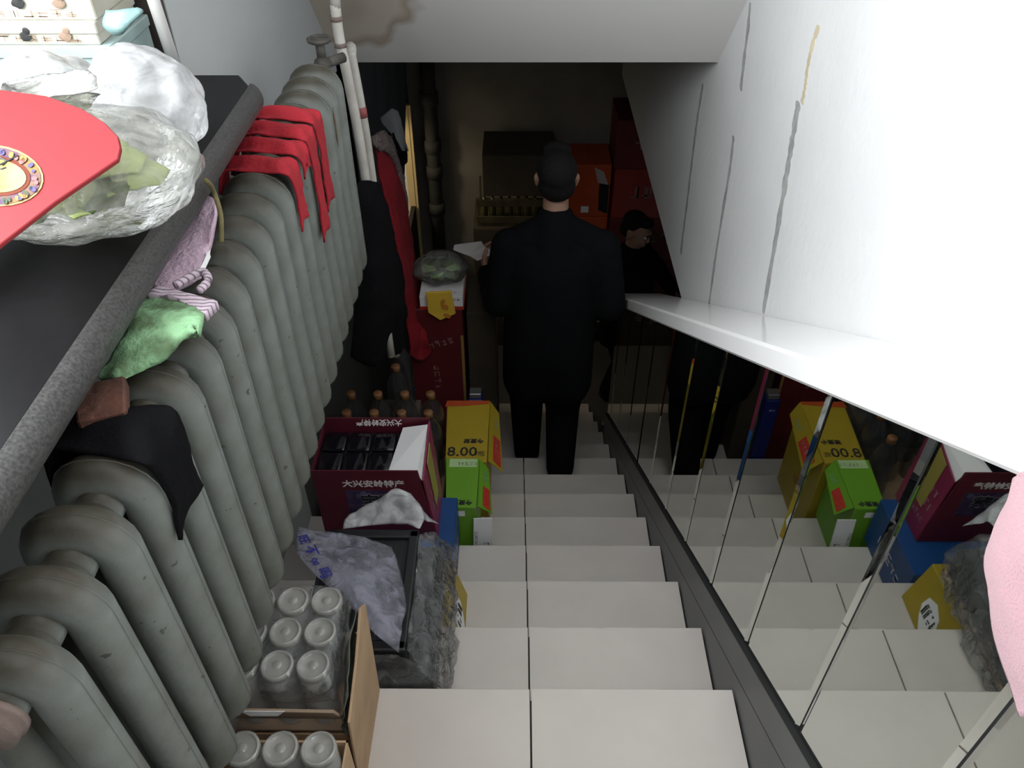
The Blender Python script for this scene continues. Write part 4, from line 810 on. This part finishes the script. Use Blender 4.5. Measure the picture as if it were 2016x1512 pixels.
for z in (-2.89, -2.76): child('slat', box(-.29, .20, 5.11, 5.125, z, z + .05), mat('dim_wood', (.22, .17, .08), .8), crt)
for x in (-.285, .19): child('post', box(x, x + .015, 5.125, 5.14, -2.90, -2.705), mat('dim_wood', (.22, .17, .08), .8), crt)
for x in (-.285, .19): child('rear_post', box(x, x + .015, 5.46, 5.475, -2.90, -2.705), mat('dim_wood', (.22, .17, .08), .8), crt)
for i in range(7): child('bottle_neck', lathe([(.0, .0), (.025, .0), (.025, .10), (.012, .13), (.012, .165), (.0, .165)], 12, 'Z', (-.24 + i * .06, 5.2, -2.895)), mat('olive_glass', (.10, .09, .03), .15, spec=.8), crt, True)
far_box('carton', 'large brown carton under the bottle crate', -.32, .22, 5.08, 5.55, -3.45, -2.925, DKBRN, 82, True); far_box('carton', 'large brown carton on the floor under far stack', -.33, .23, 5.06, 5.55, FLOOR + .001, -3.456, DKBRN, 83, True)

# ------------------------------------------------------------------ pink knit garment at the right edge
PINK = mat('pink_knit', (.50, .25, .29), .9, bump=.6, bscale=350, sheen=.3)
pk = thing('pink_garment', (.44, .36, -.75), 'pink knitted garment hanging off the ledge at right edge of picture', 'garment')
child('knit_body', sheet([[at(2016, 962, X=.474), at(2012, 945, X=.470), at(2060, 930, X=.462), at(2110, 925, X=.474)], [at(1958, 1085, X=.472), at(1985, 1080, X=.440), at(2060, 1060, X=.425), at(2140, 1050, X=.47)], [at(1962, 1170, X=.472), at(1990, 1170, X=.440), at(2080, 1160, X=.425), at(2160, 1150, X=.47)], [at(1990, 1300, X=.474), at(2020, 1300, X=.446), at(2100, 1290, X=.43), at(2180, 1280, X=.47)], [at(2022, 1410, X=.475), at(2050, 1410, X=.455), at(2120, 1400, X=.44), at(2200, 1390, X=.472)]], 7, 6, .014, .004, 14, 3), PINK, pk, True)
child('collar_band', tube(spline([at(2010, 960, X=.474), at(2016, 940, X=.472), at(2060, 925, X=.468), at(2110, 918, X=.474)], 5), .006, 10), mat('dusty_pink_rib', (.55, .30, .33), .9, bump=.5, bscale=300), pk, True)

# ------------------------------------------------------------------ people
def hand(w, d, side, curl=.5, s=1.0):
    """capsules of a hand: wrist point w, pointing direction d, side vector towards the thumb"""
    w = Vector(w); d = Vector(d).normalized(); th = Vector(side); th = (th - d * th.dot(d)).normalized(); n = d.cross(th).normalized(); P = []
    for k in range(4):
        o = th * (.030 - .020 * k) * s; kn = w + d * (.088 - .005 * abs(k - 1)) * s + o; P.append((w + d * .012 * s + o * .6, kn, .014 * s, .0115 * s))
        L3 = [(.040, .026, .020), (.044, .028, .021), (.041, .026, .020), (.032, .020, .018)][k]; a = 0; p = kn
        for j, l in enumerate(L3):
            a += curl * (.7 if j == 0 else .9); q = p + (d * math.cos(a) + n * math.sin(a)) * l * s; P.append((p, q, (.0096 - .0010 * j) * s, (.0088 - .0010 * j) * s)); p = q
    b0 = w + d * .025 * s + th * .026 * s; b1 = b0 + (d * .6 + th * .75 + n * .3).normalized() * .042 * s; b2 = b1 + (d * .85 + th * .25 + n * .5).normalized() * .032 * s
    P += [(b0, b1, .0135 * s, .0110 * s), (b1, b2, .0105 * s, .0088 * s)]; return P
def head(c, yaw, pitch, s=1.0, tilt=0):
    """head prims, facing -Y before rotation; returns prims, hair prims, eye places"""
    R = Euler((pitch, tilt, yaw)).to_matrix(); c = Vector(c); e_ = R.to_euler()
    def w(x, y, z): return c + R @ (Vector((x, y, z)) * s)
    def el(x, y, z, a, b_, d_): return (w(x, y, z), (a * s, b_ * s, d_ * s), tuple(e_))
    P = [el(0, .012, .03, .074, .092, .085), el(0, -.025, -.035, .060, .065, .075), el(0, -.045, -.080, .036, .036, .030), el(0, -.088, -.018, .012, .020, .024), el(0, -.085, .018, .010, .014, .022),
         el(0, -.084, .028, .052, .014, .012), el(.030, -.070, -.030, .024, .024, .022), el(-.030, -.070, -.030, .024, .024, .022), el(0, -.084, -.056, .026, .012, .007), el(0, -.083, -.066, .022, .013, .007)]
    for sx in (1, -1): P += [el(.076 * sx, .015, -.005, .010, .020, .032), el(.080 * sx, .022, .008, .009, .016, .020)]
    H = [el(0, .030, .052, .077, .088, .076), el(0, .055, .0, .073, .060, .070), el(0, -.040, .092, .055, .042, .028), el(.048, .028, .050, .031, .050, .042), el(-.048, .028, .050, .031, .050, .042)]
    eyes = [w(sx * .031, -.077, .012) for sx in (1, -1)]; brows = [(w(sx * .016, -.096, .030), w(sx * .046, -.087, .033)) for sx in (1, -1)]
    return P, H, eyes, brows, R
def person(label, pel, chest, neck, headc, yaw, pitch, sh, el_, wr_, hd, hip, knee, ank, toe, curl, jm, tm, sc=1.0, tilt=0, hem=.12):
    t = thing('person', (pel[0], pel[1], min(a[2] for a in ank) - .085), label, 'person')
    V = Vector; B = []; J = []; Tm = []
    HP, HH, eyes, brows, R = head(headc, yaw, pitch, sc, tilt)
    B += HP; B += [(V(headc) + V((0, 0, -.05)), V(neck), .050, .052), (V(neck), V(chest), .052, .085), (V(chest), V(pel), .095, .10)]
    J += [(V(neck) - V((0, 0, .02)), V(neck) - V((0, 0, .06)), .075, .095), (V(neck) - V((0, 0, .06)), V(chest), .095, .145), (V(chest), V(pel), .150, .148), (V(chest) + V((.055, 0, .02)), V(pel) + V((.06, 0, -.02)), .135, .142), (V(chest) + V((-.055, 0, .02)), V(pel) + V((-.06, 0, -.02)), .135, .142)]
    Tm += [(V(pel) - V((0, 0, .02)), V(pel) - V((0, 0, .10)), .135, .120)]
    for i in range(2):
        B += [(V(neck) - V((0, 0, .06)), V(sh[i]) - V((0, 0, .01)), .045, .045), (V(sh[i]), V(el_[i]), .048, .038), (V(el_[i]), V(wr_[i]), .038, .026)]
        J += [(V(neck) - V((0, 0, .05)), V(sh[i]), .070, .064), (V(chest), V(sh[i]), .12, .070), (V(sh[i]), V(el_[i]), .076, .064), (V(el_[i]), V(wr_[i]), .064, .045)]
        J += [(V(pel) + V((.06 - .12 * (i == 0), 0, -.02)), V(hip[i]) + V((0, 0, -hem)), .142, .125)]
        B += hand(wr_[i], hd[i][0], hd[i][1], curl[i])
        B += [(V(hip[i]), V(knee[i]), .075, .050), (V(knee[i]), V(ank[i]), .048, .036), (V(ank[i]), V(toe[i]), .034, .028)]
        Tm += [(V(pel) - V((0, 0, .06)), V(hip[i]), .12, .115), (V(hip[i]), V(knee[i]), .108, .082), (V(knee[i]), V(ank[i]) + V((0, 0, .01)), .082, .066)]
        d = (V(toe[i]) - V(ank[i])); d.z = 0; d.normalize(); a = V(ank[i]); g = a.z - .085
        S = [(V((a.x, a.y, g + .045)) - d * .03, V((a.x, a.y, g + .045)) + d * .06, .042, .040), (V((a.x, a.y, g + .034)) + d * .05, V((a.x, a.y, g + .03)) + d * .155, .038, .030), (V((a.x, a.y, g + .05)), V((a.x, a.y, g + .095)), .042, .040)]
        me = remesh(S, .006, 3)
        for v_ in me.vertices: v_.co.z = max(v_.co.z, g + .003)
        child('shoe', me, mat('black_leather', (.012, .012, .012), .4), t, True)
    body = child('body', remesh(B, .0055, 2), SKIN, t, True)
    child('jacket', remesh(J, .010, 6), jm, t, True); child('trousers', remesh(Tm, .010, 5), tm, t, True); child('hair', remesh(HH, .006, 3), HAIR, t, True)
    child('collar', tube([V(neck) + V((.062 * math.cos(a * .524), .062 * math.sin(a * .524), -.012 + .012 * math.sin(a * .524))) for a in range(12)], .016, 8, True, up=V((0, 0, 1))), jm, t, True)
    for e2 in eyes: child('eye', blob(e2, (.0125, .0125, .0095), 0, 1, 2), mat('eye_white', (.6, .57, .53), .3), t, True); child('iris', blob(e2 + R @ V((0, -.0085, 0)), (.0062, .0062, .0062), 0, 1, 2), INKB, t, True)
    for a, b_ in brows: child('eyebrow', tube([a, (a + b_) / 2 + V((0, 0, .003)), b_], .0042, 6), HAIR, t, True)
    return t
g7, g8 = T(7), T(8)
person('person in black jacket and trousers walking down stairs, back turned, carrying white tray',
       (.135, 2.80, -2.18), (.145, 2.86, -1.82), (.15, 2.87, -1.585), (.15, 2.905, -1.435), math.pi, -.22,
       ((-.035, 2.87, -1.725), (.345, 2.86, -1.725)), ((-.085, 2.81, -1.97), (.395, 2.80, -1.98)), ((-.135, 3.00, -1.945), (.365, 2.98, -2.13)),
       (((-.25, 1, .28), (-.2, -.3, 1)), ((-.2, .6, -.8), (-.6, .5, .3))), ((.055, 2.81, -2.27), (.215, 2.80, -2.27)), ((.045, 2.95, -2.66), (.215, 2.84, -2.60)), ((.050, 2.945, g8 + .088), (.205, 2.665, g7 + .09)), ((.03, 3.06, g8 + .03), (.215, 2.79, g7 + .03)), (.55, .5), JACKET, TROUS)
hp = Vector((-.215, 3.10, -1.895))
tr = thing('foam_tray', hp, 'flat white foam tray held in the walking person\'s left hand', 'tray')
tq = [at(894, 481, Z=-1.872), at(948, 474, Z=-1.868), at(954, 485, Z=-1.872), at(968, 492, Z=-1.88), at(966, 500, Z=-1.885), at(940, 511, Z=-1.893), at(925, 502, Z=-1.888), at(892, 490, Z=-1.878)]
child('tray_base', prism(tq, (0, 0, -.010), .003), mat('dim_white_foam', (.50, .48, .47), .6), tr)
M2 = (.755, 4.50)
person('person in dark clothes standing below the ledge, looking down to the right',
       (.70, 4.48, -3.12), (.72, 4.47, -2.86), (.725, 4.47, -2.70), (.745, 4.46, -2.575), math.pi / 2 - .55, .32,
       ((.60, 4.36, -2.80), (.80, 4.62, -2.80)), ((.55, 4.28, -3.03), (.95, 4.70, -3.0)), ((.64, 4.12, -3.02), (1.06, 4.55, -3.1)),
       (((.75, -.6, .1), (.3, .3, 1)), ((.5, -.8, -.3), (-.3, -.2, 1))), ((.66, 4.42, -3.22), (.74, 4.55, -3.22)), ((.74, 4.36, -3.55), (.82, 4.52, -3.55)), ((.66, 4.42, FLOOR + .09), (.74, 4.56, FLOOR + .09)), ((.77, 4.37, FLOOR + .03), (.86, 4.52, FLOOR + .03)), (.6, .5), JACKET, TROUS, .98)

# dark half door below the lit gap, and an unseen housing added for the landing fill light
child('half_door', box(-.80, -.765, 4.56, YF - .21, FLOOR + .002, -2.93, .004), mat('near_black_wood', (.02, .018, .016), .6), dr, parent=dr)
fx = thing('fill_light_housing', (.10, -.10, ZC), 'unseen white batten housing added for the landing fill light', 'lamp')
child('housing', box(-.06, .26, -.75, .55, 1.10, ZC - .001, .008), WHITEP, fx)
